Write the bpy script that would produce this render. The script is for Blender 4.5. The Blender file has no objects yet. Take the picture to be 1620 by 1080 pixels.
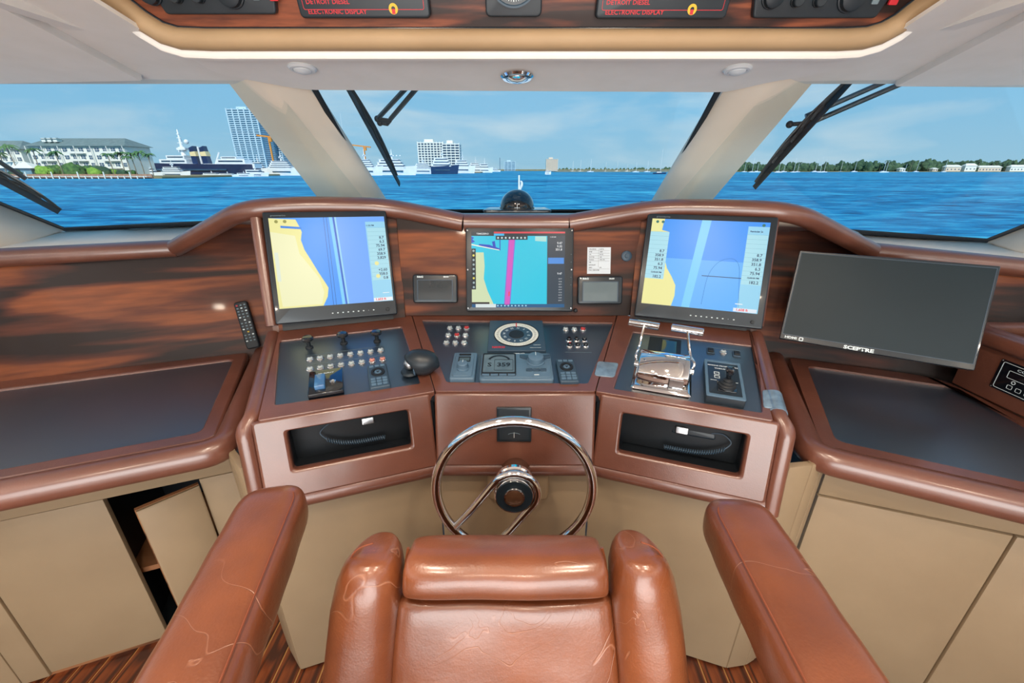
import bpy, bmesh, math, random
from math import sin, cos, tan, pi, radians as R
from mathutils import Vector as V, Matrix, noise
random.seed(7)
SC = bpy.context.scene
C = SC.collection
# ------------------------------------------------------------ camera, sky, sun, exposure
H = 1.70                                   # eye height above the pilothouse floor
FP, TH = 660.0, math.atan(272 / 660)       # focal length in pixels (of 1620), downward pitch
cam = bpy.data.cameras.new('camera'); cam.sensor_width = 36; cam.lens = 36 * FP / 1620
cam.clip_start = 0.02; cam.clip_end = 9000
co = bpy.data.objects.new('camera', cam); C.objects.link(co)
co.location = (0, 0, H); co.rotation_euler = (pi / 2 - TH, 0, 0); SC.camera = co
SC.view_settings.view_transform = 'Standard'; SC.view_settings.look = 'None'
SC.view_settings.exposure = 0.0; SC.view_settings.gamma = 1; SC.view_settings.use_curve_mapping = False
SC.cycles.max_bounces = 10; SC.cycles.transparent_max_bounces = 12
SC.cycles.caustics_reflective = False; SC.cycles.caustics_refractive = False
SC.cycles.sample_clamp_indirect = 6
W = bpy.data.worlds.new('sky'); SC.world = W; W.use_nodes = True
nt = W.node_tree; nt.nodes.clear(); L = nt.links.new
def N(t, **k):
    n = nt.nodes.new(t)
    for a, b in k.items(): setattr(n, a, b)
    return n
tc = N('ShaderNodeTexCoord'); sx = N('ShaderNodeSeparateXYZ'); L(tc.outputs['Generated'], sx.inputs[0])
gr = N('ShaderNodeValToRGB'); L(sx.outputs['Z'], gr.inputs[0])
e = gr.color_ramp.elements
e[0].position = 0.0; e[0].color = (0.36, 0.62, 0.79, 1)
e[1].position = 0.6; e[1].color = (0.08, 0.34, 0.66, 1)
x = e.new(0.10); x.color = (0.27, 0.58, 0.83, 1)
x = e.new(0.28); x.color = (0.19, 0.52, 0.82, 1)
mp = N('ShaderNodeMapping'); mp.inputs['Scale'].default_value = (2.2, 2.2, 9.0); L(tc.outputs['Generated'], mp.inputs[0])
nz = N('ShaderNodeTexNoise'); nz.inputs['Scale'].default_value = 1.7; nz.inputs['Detail'].default_value = 7; nz.inputs['Distortion'].default_value = 0.4
L(mp.outputs[0], nz.inputs['Vector'])
cr = N('ShaderNodeValToRGB'); cr.color_ramp.elements[0].position = 0.47; cr.color_ramp.elements[1].position = 0.74
cr.color_ramp.elements[1].color = (0.75, 0.75, 0.75, 1); L(nz.outputs['Fac'], cr.inputs[0])
mx = N('ShaderNodeMixRGB'); L(cr.outputs[0], mx.inputs['Fac']); L(gr.outputs[0], mx.inputs[1]); mx.inputs[2].default_value = (0.66, 0.79, 0.86, 1)
bg = N('ShaderNodeBackground'); L(mx.outputs[0], bg.inputs[0]); bg.inputs[1].default_value = 1.0
ow = N('ShaderNodeOutputWorld'); L(bg.outputs[0], ow.inputs[0])
sl = bpy.data.lights.new('sun', 'SUN'); sl.energy = 4.0; sl.angle = R(1.5); sl.color = (1.0, 0.95, 0.87)
so = bpy.data.objects.new('sun', sl); C.objects.link(so); so.rotation_euler = (R(52), 0, R(9))   # high, from behind and the right
# ceiling downlights (round lamps of the pilothouse, aft of the picture)
LAMP_W, LAMP_COL = 7.0, (1.0, 0.84, 0.66)
LAMPS = [(-0.42, 0.42), (0.42, 0.42), (-0.42, -0.05), (0.42, -0.05), (-1.25, 0.55), (1.25, 0.55), (0.0, -0.8), (-1.2, -0.8), (1.2, -0.8)]
AFT_FILL_W = 160.0                              # power of the fill lamp added behind the eye

# ------------------------------------------------------------ geometry helpers
def ray(px, py):
    x = (px - 810) / FP; y = (py - 540) / FP
    return V((x, cos(TH) - y * sin(TH), -sin(TH) - y * cos(TH)))
O0 = V((0, 0, H))
def hit(px, py, p, n):
    r = ray(px, py); return O0 + r * ((V(p) - O0).dot(n) / r.dot(n))
def onz(px, py, z):
    r = ray(px, py); return O0 + r * ((z - H) / r.z)
def ony(px, py, y):
    r = ray(px, py); return O0 + r * (y / r.y)
class Fr:
    def __init__(s, o, u, v):
        s.o = V(o); s.u = V(u).normalized(); v = V(v); s.v = (v - s.u * v.dot(s.u)).normalized(); s.n = s.u.cross(s.v)
    def at(s, px, py, c=0.0):
        p = hit(px, py, s.o + s.n * c, s.n) - s.o
        return (p.dot(s.u), p.dot(s.v))
    def w(s, a, b, c=0.0): return s.o + s.u * a + s.v * b + s.n * c
    def mat(s, a=0, b=0, c=0, rot=0):
        m = Matrix((s.u, s.v, s.n)).transposed().to_4x4(); m.translation = s.w(a, b, c)
        return m @ Matrix.Rotation(rot, 4, 'Z')
    def rect(s, tl, tr, br, bl, c=0.0):
        """local frame of a device whose four corners are seen at these pixels: matrix, width, height"""
        P = [V(s.at(*q, c)) for q in (tl, tr, br, bl)]
        ctr = sum(P, V((0, 0))) / 4
        d = ((P[1] - P[0]) + (P[2] - P[3])) / 2
        w = d.length; h = (((P[0] - P[3]) + (P[1] - P[2])) / 2).length
        return s.mat(ctr.x, ctr.y, c, math.atan2(d.y, d.x)), w, h
I4 = Matrix.Identity(4)
def thing(name, label, cat, m=None, group=None, kind=None):
    o = bpy.data.objects.new(name, None); C.objects.link(o); o.empty_display_size = 0.05
    if m is not None: o.matrix_world = m if isinstance(m, Matrix) else Matrix.Translation(m)
    tag(o, label, cat, group, kind); return o
def tag(o, label=None, cat=None, group=None, kind=None):
    if label: o['label'] = label
    if cat: o['category'] = cat
    if group: o['group'] = group
    if kind: o['kind'] = kind
    return o
def obj(name, bm, mt, parent=None, m=None, bevel=0, segs=2, sharp=35, label=None, kind=None, solid=0, sub=0):
    bmesh.ops.recalc_face_normals(bm, faces=bm.faces)
    me = bpy.data.meshes.new(name); bm.to_mesh(me); bm.free()
    if not isinstance(mt, (list, tuple)): mt = [mt]
    for q in mt: me.materials.append(q)
    for p in me.polygons: p.use_smooth = True
    me.set_sharp_from_angle(angle=R(sharp))
    o = bpy.data.objects.new(name, me); C.objects.link(o)
    if parent is not None: o.parent = parent
    if m is not None:
        if isinstance(m, Matrix): o.matrix_local = m
        else: o.location = m
    if solid:
        k = o.modifiers.new('s', 'SOLIDIFY'); k.thickness = solid; k.offset = -1
    if bevel:
        k = o.modifiers.new('b', 'BEVEL'); k.width = bevel; k.segments = segs; k.limit_method = 'ANGLE'; k.angle_limit = R(40)
        k.use_clamp_overlap = True
    if sub:
        k = o.modifiers.new('u', 'SUBSURF'); k.levels = sub; k.render_levels = sub
    if label: o['label'] = label
    if kind: o['kind'] = kind
    return o
def struct(name, bm, mt, parent=None, **k):
    o = obj(name, bm, mt, parent, **k)
    if parent is None: o['kind'] = 'structure'
    return o
def B(): return bmesh.new()
def box(bm, c, s, m=None):
    r = bmesh.ops.create_cube(bm, size=1)['verts']
    for v in r:
        v.co = V((v.co.x * s[0] + c[0], v.co.y * s[1] + c[1], v.co.z * s[2] + c[2]))
        if m is not None: v.co = m @ v.co
    return bm
def prism(bm, pts, z0, z1, m=None):
    a = [bm.verts.new((p[0], p[1], z0)) for p in pts]; b = [bm.verts.new((p[0], p[1], z1)) for p in pts]
    n = len(pts)
    for i in range(n): bm.faces.new((a[i], a[(i + 1) % n], b[(i + 1) % n], b[i]))
    bm.faces.new(a[::-1]); bm.faces.new(b)
    if m is not None:
        for v in a + b: v.co = m @ v.co
    return bm
def flat(bm, pts, z=0.0):
    bm.faces.new([bm.verts.new((p[0], p[1], z)) for p in pts]); return bm
def inset(pts, d):
    n = len(pts); ar = sum(pts[i][0] * pts[(i + 1) % n][1] - pts[(i + 1) % n][0] * pts[i][1] for i in range(n))
    sg = 1 if ar > 0 else -1; out = []
    for i in range(n):
        p0, p1, p2 = V(pts[i - 1]), V(pts[i]), V(pts[(i + 1) % n])
        a = (p1 - p0).normalized(); b = (p2 - p1).normalized()
        na = V((-a.y, a.x)) * sg; nb = V((-b.y, b.x)) * sg
        k = (na + nb); q = max(0.35, 1 + na.dot(nb))
        out.append(tuple(p1 + k * (d / q)))
    return out
def slab(bm, pts, prof, m=None, capz=None):
    """outline stacked through (inset, z) steps: rounded panels and cushions"""
    rings = []
    for d, z in prof:
        rings.append([bm.verts.new((p[0], p[1], z)) for p in inset([tuple(q[:2]) for q in pts], d)])
    n = len(pts)
    for a, b in zip(rings, rings[1:]):
        for i in range(n): bm.faces.new((a[i], a[(i + 1) % n], b[(i + 1) % n], b[i]))
    bm.faces.new(rings[0][::-1])
    if capz is None: bm.faces.new(rings[-1])
    else:
        c = sum((v.co for v in rings[-1]), V()) / n; c.z = capz; cv = bm.verts.new(c)
        for i in range(n): bm.faces.new((rings[-1][i], rings[-1][(i + 1) % n], cv))
    if m is not None:
        for r_ in rings:
            for v in r_: v.co = m @ v.co
        if capz is not None: cv.co = m @ cv.co
    return bm
def rprof(t, r, k=4, z0=0.0):
    """profile of a slab of thickness t whose upper edge is rounded by r"""
    return [(0, z0), (0, z0 + t - r)] + [(r * (1 - cos(i * pi / 2 / k)), z0 + t - r + r * sin(i * pi / 2 / k)) for i in range(1, k + 1)]
def ringp(bm, outer, inner, z0, z1):
    n = len(outer); assert n == len(inner)
    R_ = [[bm.verts.new((p[0], p[1], z)) for p in q] for q, z in ((outer, z0), (outer, z1), (inner, z1), (inner, z0))]
    for j in range(4):
        a, b = R_[j], R_[(j + 1) % 4]
        for i in range(n): bm.faces.new((a[i], a[(i + 1) % n], b[(i + 1) % n], b[i]))
    return bm
def rrect(w, h, r, k=4, cx=0, cy=0):
    o = []
    for sx_, sy_, a0 in ((1, -1, -90), (1, 1, 0), (-1, 1, 90), (-1, -1, 180)):
        for i in range(k + 1):
            a = R(a0 + 90 * i / k); o.append((cx + sx_ * (w / 2 - r) + r * cos(a), cy + sy_ * (h / 2 - r) + r * sin(a)))
    return o
def rpoly(pts, r, k=4):
    """round the corners of any outline"""
    n = len(pts); o = []
    for i in range(n):
        p0, p1, p2 = V(pts[i - 1]), V(pts[i]), V(pts[(i + 1) % n])
        rr = min(r, (p0 - p1).length * .45, (p2 - p1).length * .45)
        a = p1 + (p0 - p1).normalized() * rr; b = p1 + (p2 - p1).normalized() * rr
        for j in range(k + 1):
            t = j / k; o.append(tuple(a * (1 - t) ** 2 + p1 * 2 * t * (1 - t) + b * t * t))
    return o
def cyl(bm, c, r, z0, z1, seg=20, r1=None, m=None):
    return lathe(bm, [(0, z0), (r, z0), (r if r1 is None else r1, z1), (0, z1)], seg, c, m)
def lathe(bm, prof, seg=24, c=(0, 0), m=None, sy=1.0):
    rings = []
    for r, z in prof:
        if r < 1e-6: rings.append([bm.verts.new((c[0], c[1], z))])
        else: rings.append([bm.verts.new((c[0] + r * cos(2 * pi * i / seg), c[1] + sy * r * sin(2 * pi * i / seg), z)) for i in range(seg)])
    for a, b in zip(rings, rings[1:]):
        for i in range(seg):
            j = (i + 1) % seg
            if len(a) == 1 and len(b) == 1: continue
            if len(a) == 1: bm.faces.new((a[0], b[i], b[j]))
            elif len(b) == 1: bm.faces.new((a[i], a[j], b[0]))
            else: bm.faces.new((a[i], a[j], b[j], b[i]))
    if m is not None:
        for r_ in rings:
            for v in r_: v.co = m @ v.co
    return bm
def sweep(bm, path, rx, ry=None, seg=12, closed=False, up=None, ex=1.0, scales=None, caps=True):
    """superelliptic section (rx across, ry along up) swept along a path"""
    ry = rx if ry is None else ry; P = [V(p) for p in path]; n = len(P); rings = []; pu = None
    for i in range(n):
        a = P[i - 1] if (i or closed) else P[0]; b = P[(i + 1) % n] if (i < n - 1 or closed) else P[-1]
        t = (b - a).normalized()
        u = V(up) if up is not None else (pu if pu is not None else (V((0, 0, 1)) if abs(t.z) < .9 else V((1, 0, 0))))
        u = (u - t * u.dot(t)).normalized(); pu = u; s = t.cross(u)
        k = scales[i] if scales else 1.0
        kx, ky = (k if isinstance(k, (tuple, list)) else (k, k))
        ring = []
        for j in range(seg):
            q = 2 * pi * j / seg; cq, sq = cos(q), sin(q)
            X = math.copysign(abs(cq) ** (1 / ex), cq) * rx * kx; Y = math.copysign(abs(sq) ** (1 / ex), sq) * ry * ky
            ring.append(bm.verts.new(P[i] + s * X + u * Y))
        rings.append(ring)
    m = n if closed else n - 1
    for i in range(m):
        a, b = rings[i], rings[(i + 1) % n]
        for j in range(seg): bm.faces.new((a[j], a[(j + 1) % seg], b[(j + 1) % seg], b[j]))
    if caps and not closed: bm.faces.new(rings[0][::-1]); bm.faces.new(rings[-1])
    return bm
def bez(pts, k=6):
    """Catmull-Rom through the points"""
    P = [V(p) for p in pts]; out = []
    for i in range(len(P) - 1):
        a = P[i - 1] if i else P[0]; b, c = P[i], P[i + 1]; d = P[i + 2] if i + 2 < len(P) else P[-1]
        for j in range(k):
            t = j / k
            out.append(0.5 * ((2 * b) + (c - a) * t + (2 * a - 5 * b + 4 * c - d) * t * t + (3 * b - a - 3 * c + d) * t ** 3))
    return out + [P[-1]]
def fillet(pts, r, k=4):
    P = [V(p) for p in pts]; o = [P[0]]
    for i in range(1, len(P) - 1):
        p0, p1, p2 = P[i - 1], P[i], P[i + 1]
        rr = min(r, (p0 - p1).length * .45, (p2 - p1).length * .45)
        a = p1 + (p0 - p1).normalized() * rr; b = p1 + (p2 - p1).normalized() * rr
        for j in range(k + 1):
            t = j / k; o.append(a * (1 - t) ** 2 + p1 * 2 * t * (1 - t) + b * t * t)
    return o + [P[-1]]
def strip(bm, a, b):
    va = [bm.verts.new(p) for p in a]; vb = [bm.verts.new(p) for p in b]
    for i in range(len(va) - 1): bm.faces.new((va[i], va[i + 1], vb[i + 1], vb[i]))
    return bm
def sphere(bm, c, r, u=16, v=10, s=(1, 1, 1)):
    for q in bmesh.ops.create_uvsphere(bm, u_segments=u, v_segments=v, radius=r)['verts']:
        q.co = V((q.co.x * s[0] + c[0], q.co.y * s[1] + c[1], q.co.z * s[2] + c[2]))
    return bm
def text(body, size, mt, parent, x=0, y=0, z=0.001, rot=0, align='CENTER', sx=1.0, bold=0.0, name='lettering', label=None):
    cu = bpy.data.curves.new('t', 'FONT'); cu.body = body; cu.size = size; cu.align_x = align; cu.align_y = 'CENTER'
    cu.offset = bold; cu.resolution_u = 2; cu.space_line = 1.0
    t = bpy.data.objects.new('t', cu)
    me = bpy.data.meshes.new_from_object(t); bpy.data.objects.remove(t); bpy.data.curves.remove(cu)
    me.materials.clear(); me.materials.append(mt); me.name = name
    o = bpy.data.objects.new(name, me); C.objects.link(o); o.parent = parent
    o.matrix_local = Matrix.Translation((x, y, z)) @ Matrix.Rotation(rot, 4, 'Z') @ Matrix.Diagonal((sx, 1, 1, 1))
    if label: o['label'] = label
    return o
def copy_tree(o, parent=None):
    c = o.copy(); C.objects.link(c)
    if parent is not None: c.parent = parent
    for ch in list(o.children): copy_tree(ch, c)
    return c

# ------------------------------------------------------------ materials
def mat(name, col, rough=.5, metal=0, spec=.5, coat=0, crough=.05, emis=None, bump=None, var=None, sheen=0, ior=1.5, cior=1.5):
    """bump=(scale,strength,distance)  var=(scale,colour,lo,hi)"""
    m = bpy.data.materials.new(name); m.use_nodes = True; t = m.node_tree; p = t.nodes['Principled BSDF']
    p.inputs['Base Color'].default_value = (*col, 1); p.inputs['Roughness'].default_value = rough
    p.inputs['Metallic'].default_value = metal; p.inputs['IOR'].default_value = ior; p.inputs['Coat IOR'].default_value = max(1.5, cior); p.inputs['Specular IOR Level'].default_value = spec
    p.inputs['Coat Weight'].default_value = coat; p.inputs['Coat Roughness'].default_value = crough
    if sheen: p.inputs['Sheen Weight'].default_value = sheen
    if emis: p.inputs['Emission Color'].default_value = (*emis[0], 1); p.inputs['Emission Strength'].default_value = emis[1]
    if bump or var:
        tcn = t.nodes.new('ShaderNodeTexCoord')
    if bump:
        n = t.nodes.new('ShaderNodeTexNoise'); n.inputs['Scale'].default_value = bump[0]; n.inputs['Detail'].default_value = 4
        t.links.new(tcn.outputs['Object'], n.inputs['Vector'])
        b = t.nodes.new('ShaderNodeBump'); b.inputs['Strength'].default_value = bump[1]; b.inputs['Distance'].default_value = bump[2]
        t.links.new(n.outputs['Fac'], b.inputs['Height']); t.links.new(b.outputs[0], p.inputs['Normal'])
    if var:
        n = t.nodes.new('ShaderNodeTexNoise'); n.inputs['Scale'].default_value = var[0]; n.inputs['Detail'].default_value = 5
        t.links.new(tcn.outputs['Object'], n.inputs['Vector'])
        r = t.nodes.new('ShaderNodeValToRGB'); r.color_ramp.elements[0].position = var[2]; r.color_ramp.elements[1].position = var[3]
        r.color_ramp.elements[0].color = (*col, 1); r.color_ramp.elements[1].color = (*var[1], 1)
        t.links.new(n.outputs['Fac'], r.inputs[0]); t.links.new(r.outputs[0], p.inputs['Base Color'])
    return m
def s2l(*c): return tuple((v / 255 / 12.92) if v / 255 <= .04045 else ((v / 255 + .055) / 1.055) ** 2.4 for v in c)
def flatmat(name, rgb, k=1.0):
    return mat(name, (0, 0, 0), .3, spec=.3, emis=(s2l(*rgb), k))
def wood(name, dark, mid, lite, scale=(.55, 4.6, 1.0), sc=1.5, coat=.10, rough=.5, rot=0):
    m = bpy.data.materials.new(name); m.use_nodes = True; t = m.node_tree; p = t.nodes['Principled BSDF']; l = t.links.new
    tcn = t.nodes.new('ShaderNodeTexCoord'); mpn = t.nodes.new('ShaderNodeMapping'); mpn.inputs['Scale'].default_value = scale
    mpn.inputs['Rotation'].default_value = (0, R(rot), 0)
    l(tcn.outputs['Object'], mpn.inputs[0])
    n = t.nodes.new('ShaderNodeTexNoise'); n.inputs['Scale'].default_value = sc; n.inputs['Detail'].default_value = 2; n.inputs['Distortion'].default_value = .9
    n.inputs['Roughness'].default_value = .45
    l(mpn.outputs[0], n.inputs['Vector'])
    # figure: rings out of the noise field, plus fine pores
    ma = t.nodes.new('ShaderNodeMath'); ma.operation = 'MULTIPLY'; ma.inputs[1].default_value = 13.0; l(n.outputs['Fac'], ma.inputs[0])
    si = t.nodes.new('ShaderNodeMath'); si.operation = 'SINE'; l(ma.outputs[0], si.inputs[0])
    mr = t.nodes.new('ShaderNodeMapRange'); mr.inputs[1].default_value = -1; mr.inputs[2].default_value = 1; l(si.outputs[0], mr.inputs[0])
    n2 = t.nodes.new('ShaderNodeTexNoise'); n2.inputs['Scale'].default_value = sc * 9; n2.inputs['Detail'].default_value = 4; l(mpn.outputs[0], n2.inputs['Vector'])
    ad = t.nodes.new('ShaderNodeMix'); ad.inputs[0].default_value = .36; l(mr.outputs[0], ad.inputs[2]); l(n2.outputs['Fac'], ad.inputs[3])
    r = t.nodes.new('ShaderNodeValToRGB'); E_ = r.color_ramp.elements
    p.inputs['Specular IOR Level'].default_value = .35
    E_[0].position = .30; E_[0].color = (*dark, 1); E_[1].position = .95; E_[1].color = (*lite, 1); q = E_.new(.62); q.color = (*mid, 1)
    l(ad.outputs[0], r.inputs[0]); l(r.outputs[0], p.inputs['Base Color'])
    p.inputs['Roughness'].default_value = rough; p.inputs['Coat Weight'].default_value = coat; p.inputs['Coat Roughness'].default_value = .06
    return m
def worn_leather(name, c0, c1, crease, rough=.33, cs=7.0, amt=1.0, coat=.25, cior=1.6):
    m = bpy.data.materials.new(name); m.use_nodes = True; t = m.node_tree; p = t.nodes['Principled BSDF']; l = t.links.new
    tcn = t.nodes.new('ShaderNodeTexCoord')
    n = t.nodes.new('ShaderNodeTexNoise'); n.inputs['Scale'].default_value = 5; n.inputs['Detail'].default_value = 6; l(tcn.outputs['Object'], n.inputs['Vector'])
    r = t.nodes.new('ShaderNodeValToRGB'); r.color_ramp.elements[0].position = .3; r.color_ramp.elements[1].position = .7
    r.color_ramp.elements[0].color = (*c0, 1); r.color_ramp.elements[1].color = (*c1, 1); l(n.outputs['Fac'], r.inputs[0])
    nd = t.nodes.new('ShaderNodeTexNoise'); nd.inputs['Scale'].default_value = 3.0; l(tcn.outputs['Object'], nd.inputs['Vector'])
    mxv = t.nodes.new('ShaderNodeMixRGB'); mxv.inputs[0].default_value = .30; l(tcn.outputs['Object'], mxv.inputs[1]); l(nd.outputs['Color'], mxv.inputs[2])
    v = t.nodes.new('ShaderNodeTexNoise'); v.inputs['Scale'].default_value = cs; v.inputs['Detail'].default_value = 3; v.inputs['Distortion'].default_value = 1.2; l(mxv.outputs[0], v.inputs['Vector'])
    sb = t.nodes.new('ShaderNodeMath'); sb.operation = 'SUBTRACT'; sb.inputs[1].default_value = .5; l(v.outputs['Fac'], sb.inputs[0])
    ab = t.nodes.new('ShaderNodeMath'); ab.operation = 'ABSOLUTE'; l(sb.outputs[0], ab.inputs[0])
    mr = t.nodes.new('ShaderNodeMapRange'); mr.inputs[1].default_value = 0; mr.inputs[2].default_value = .0055; mr.inputs[3].default_value = 1; mr.inputs[4].default_value = 0
    l(ab.outputs[0], mr.inputs[0])
    # creases come and go
    nm = t.nodes.new('ShaderNodeTexNoise'); nm.inputs['Scale'].default_value = 4.5; l(tcn.outputs['Object'], nm.inputs['Vector'])
    cm = t.nodes.new('ShaderNodeMapRange'); cm.inputs[1].default_value = .40; cm.inputs[2].default_value = .58; l(nm.outputs['Fac'], cm.inputs[0])
    mu = t.nodes.new('ShaderNodeMath'); mu.operation = 'MULTIPLY'; l(mr.outputs[0], mu.inputs[0]); l(cm.outputs[0], mu.inputs[1])
    mk = t.nodes.new('ShaderNodeMath'); mk.operation = 'MULTIPLY'; mk.inputs[1].default_value = .55 * amt; l(mu.outputs[0], mk.inputs[0])
    mc = t.nodes.new('ShaderNodeMixRGB'); l(mk.outputs[0], mc.inputs[0]); l(r.outputs[0], mc.inputs[1]); mc.inputs[2].default_value = (*crease, 1)
    l(mc.outputs[0], p.inputs['Base Color'])
    nf = t.nodes.new('ShaderNodeTexVoronoi'); nf.inputs['Scale'].default_value = 260; l(tcn.outputs['Object'], nf.inputs['Vector'])
    n3 = t.nodes.new('ShaderNodeTexNoise'); n3.inputs['Scale'].default_value = 22; n3.inputs['Detail'].default_value = 5; l(tcn.outputs['Object'], n3.inputs['Vector'])
    b1 = t.nodes.new('ShaderNodeBump'); b1.inputs['Strength'].default_value = .25; b1.inputs['Distance'].default_value = .0008; l(nf.outputs['Distance'], b1.inputs['Height'])
    b2 = t.nodes.new('ShaderNodeBump'); b2.inputs['Strength'].default_value = .35 * amt; b2.inputs['Distance'].default_value = .006; l(n3.outputs['Fac'], b2.inputs['Height']); l(b1.outputs[0], b2.inputs['Normal'])
    b3 = t.nodes.new('ShaderNodeBump'); b3.invert = True; b3.inputs['Strength'].default_value = .5 * amt; b3.inputs['Distance'].default_value = .002; l(mu.outputs[0], b3.inputs['Height']); l(b2.outputs[0], b3.inputs['Normal'])
    l(b3.outputs[0], p.inputs['Normal'])
    p.inputs['Roughness'].default_value = rough; p.inputs['Coat Weight'].default_value = coat; p.inputs['Coat Roughness'].default_value = .22
    p.inputs['Specular IOR Level'].default_value = .6; p.inputs['Coat IOR'].default_value = cior
    return m
M = {}
M['hide'] = worn_leather('console_leather', s2l(98, 57, 43), s2l(118, 71, 55), s2l(140, 95, 80), rough=.42, amt=.3, coat=.65, cs=20, cior=1.75)
M['chair'] = worn_leather('chair_leather', s2l(102, 52, 28), s2l(140, 78, 44), s2l(186, 132, 104), rough=.36, amt=.9, coat=.65, cs=4.5, cior=1.65)
M['stitch'] = mat('stitch', s2l(128, 66, 40), .6)
M['vinyl'] = mat('beige_vinyl', s2l(142, 122, 96), .55, bump=(420, .25, .0008), var=(3, s2l(152, 132, 105), .3, .7))
M['liner'] = mat('ceiling_fabric', s2l(240, 236, 230), .85, bump=(60, .12, .002), var=(9, s2l(245, 241, 236), .35, .65), sheen=.2)
M['tan'] = mat('tan_bolster', s2l(176, 148, 114), .6, bump=(300, .2, .0008), var=(4, s2l(162, 135, 102), .35, .75))
M['shelfcol'] = mat('cream_sill', s2l(236, 224, 208), .5, bump=(200, .1, .0006), var=(3, s2l(228, 214, 197), .3, .7))
M['rose'] = wood('rosewood', s2l(30, 14, 10), s2l(88, 42, 24), s2l(150, 82, 42))
M['rose_top'] = wood('rosewood_overhead', s2l(34, 16, 14), s2l(88, 44, 30), s2l(150, 82, 52), scale=(1.0, 8, 1.0), sc=2.0)
M['plank'] = wood('floor_teak', s2l(60, 24, 10), s2l(104, 48, 20), s2l(138, 70, 30), scale=(14, 1.2, 1), sc=2.0, coat=.8)
M['holly'] = mat('holly_strip', s2l(200, 150, 90), .4, coat=.5, var=(6, s2l(180, 130, 76), .3, .7))
M['ply'] = wood('plywood_edge', s2l(80, 48, 30), s2l(130, 86, 56), s2l(160, 110, 74), coat=.1, rough=.6)
M['black'] = mat('black_dash', s2l(18, 36, 52), .36, spec=.5, ior=2.3, coat=.4, crough=.30, cior=1.8, bump=(700, .12, .0004), var=(5, s2l(24, 44, 60), .3, .8))
M['desk'] = mat('black_leather_inlay', s2l(14, 32, 50), .38, spec=.5, ior=2.8, coat=.5, crough=.34, cior=1.8, bump=(350, .25, .0006), var=(5, s2l(28, 37, 48), .4, .65))
M['plastic'] = mat('dark_plastic', s2l(30, 40, 48), .38, bump=(500, .08, .0004), var=(8, s2l(36, 46, 55), .3, .8))
M['bezel'] = mat('bezel_plastic', s2l(26, 36, 44), .3, coat=.2, var=(8, s2l(30, 41, 50), .3, .8))
M['grey'] = mat('grey_plastic', s2l(84, 112, 134), .42, bump=(500, .08, .0004), var=(8, s2l(92, 120, 142), .3, .8))
M['greydk'] = mat('grey_dark_plastic', s2l(52, 72, 90), .45, var=(8, s2l(58, 80, 98), .3, .8))
M['rubber'] = mat('rubber', s2l(20, 26, 32), .6, var=(20, s2l(28, 34, 40), .3, .8))
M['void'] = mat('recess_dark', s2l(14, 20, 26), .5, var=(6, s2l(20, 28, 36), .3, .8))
M['gloss'] = mat('gloss_black', s2l(8, 14, 22), .08, coat=1, var=(6, s2l(12, 18, 26), .3, .8))
M['tv'] = mat('blank_screen', s2l(18, 36, 44), .45, spec=.3, bump=(900, .05, .0002), var=(3, s2l(24, 42, 50), .3, .8))
M['chrome'] = mat('chrome', (.86, .87, .88), .06, metal=1, var=(3, (.80, .81, .83), .3, .8))
M['steel'] = mat('satin_steel', (.62, .64, .66), .28, metal=1, var=(3, (.55, .57, .6), .3, .8))
M['clear'] = mat('button_lens', s2l(196, 206, 206), .12, coat=1, var=(60, s2l(150, 164, 170), .35, .7))
M['redlens'] = mat('red_lens', s2l(196, 60, 56), .15, coat=1, var=(60, s2l(160, 34, 36), .35, .7))
M['pinklens'] = mat('pink_lens', s2l(226, 160, 146), .15, coat=1, var=(60, s2l(206, 110, 96), .35, .7))
M['white'] = mat('white_print', s2l(214, 226, 230), .6)
M['paper'] = mat('paper', s2l(206, 216, 224), .7, var=(20, s2l(214, 222, 230), .3, .7))
M['ink'] = mat('ink', s2l(40, 44, 56), .7)
M['red'] = mat('red_print', s2l(200, 40, 52), .5)
M['yellow'] = mat('yellow_print', s2l(224, 184, 50), .5)
M['greypr'] = mat('grey_print', s2l(110, 130, 140), .6)
M['tape'] = mat('grey_tape', s2l(120, 145, 165), .28, spec=.7, coat=.6, bump=(90, .35, .003), var=(40, s2l(92, 112, 130), .35, .7))
M['brass'] = mat('bronze_cap', s2l(120, 84, 62), .2, metal=.6, var=(4, s2l(100, 70, 52), .3, .7))
M['wh'] = mat('white_paint', s2l(232, 236, 238), .4, var=(.5, s2l(222, 228, 232), .3, .7))
M['glass'] = None
g = bpy.data.materials.new('window_glass'); g.use_nodes = True; t = g.node_tree; t.nodes.clear()
a_ = t.nodes.new('ShaderNodeBsdfTransparent'); a_.inputs[0].default_value = (.95, .975, .98, 1)
b_ = t.nodes.new('ShaderNodeBsdfGlossy'); b_.inputs['Roughness'].default_value = .02
f_ = t.nodes.new('ShaderNodeValue'); f_.outputs[0].default_value = .035
mm = t.nodes.new('ShaderNodeMixShader'); oo = t.nodes.new('ShaderNodeOutputMaterial')
t.links.new(f_.outputs[0], mm.inputs[0]); t.links.new(a_.outputs[0], mm.inputs[1]); t.links.new(b_.outputs[0], mm.inputs[2]); t.links.new(mm.outputs[0], oo.inputs[0])
M['glass'] = g
# ============================================================ SETTING
# floor: teak planks with pale strips between
fb = struct('floor', box(B(), (0, -.75, -.012), (5.2, 5.0, .02)), M['holly'])
pm = None
for i in range(-31, 32):
    if pm is None:
        o = obj('plank', slab(B(), [(-.0375, -2.4), (.0375, -2.4), (.0375, 1.7), (-.0375, 1.7)], [(0, 0), (0, .005), (.001, .006)]), M['plank'], fb); pm = o
    else:
        o = pm.copy(); C.objects.link(o)
    o.location = (i * .082, 0, -.003)

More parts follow.
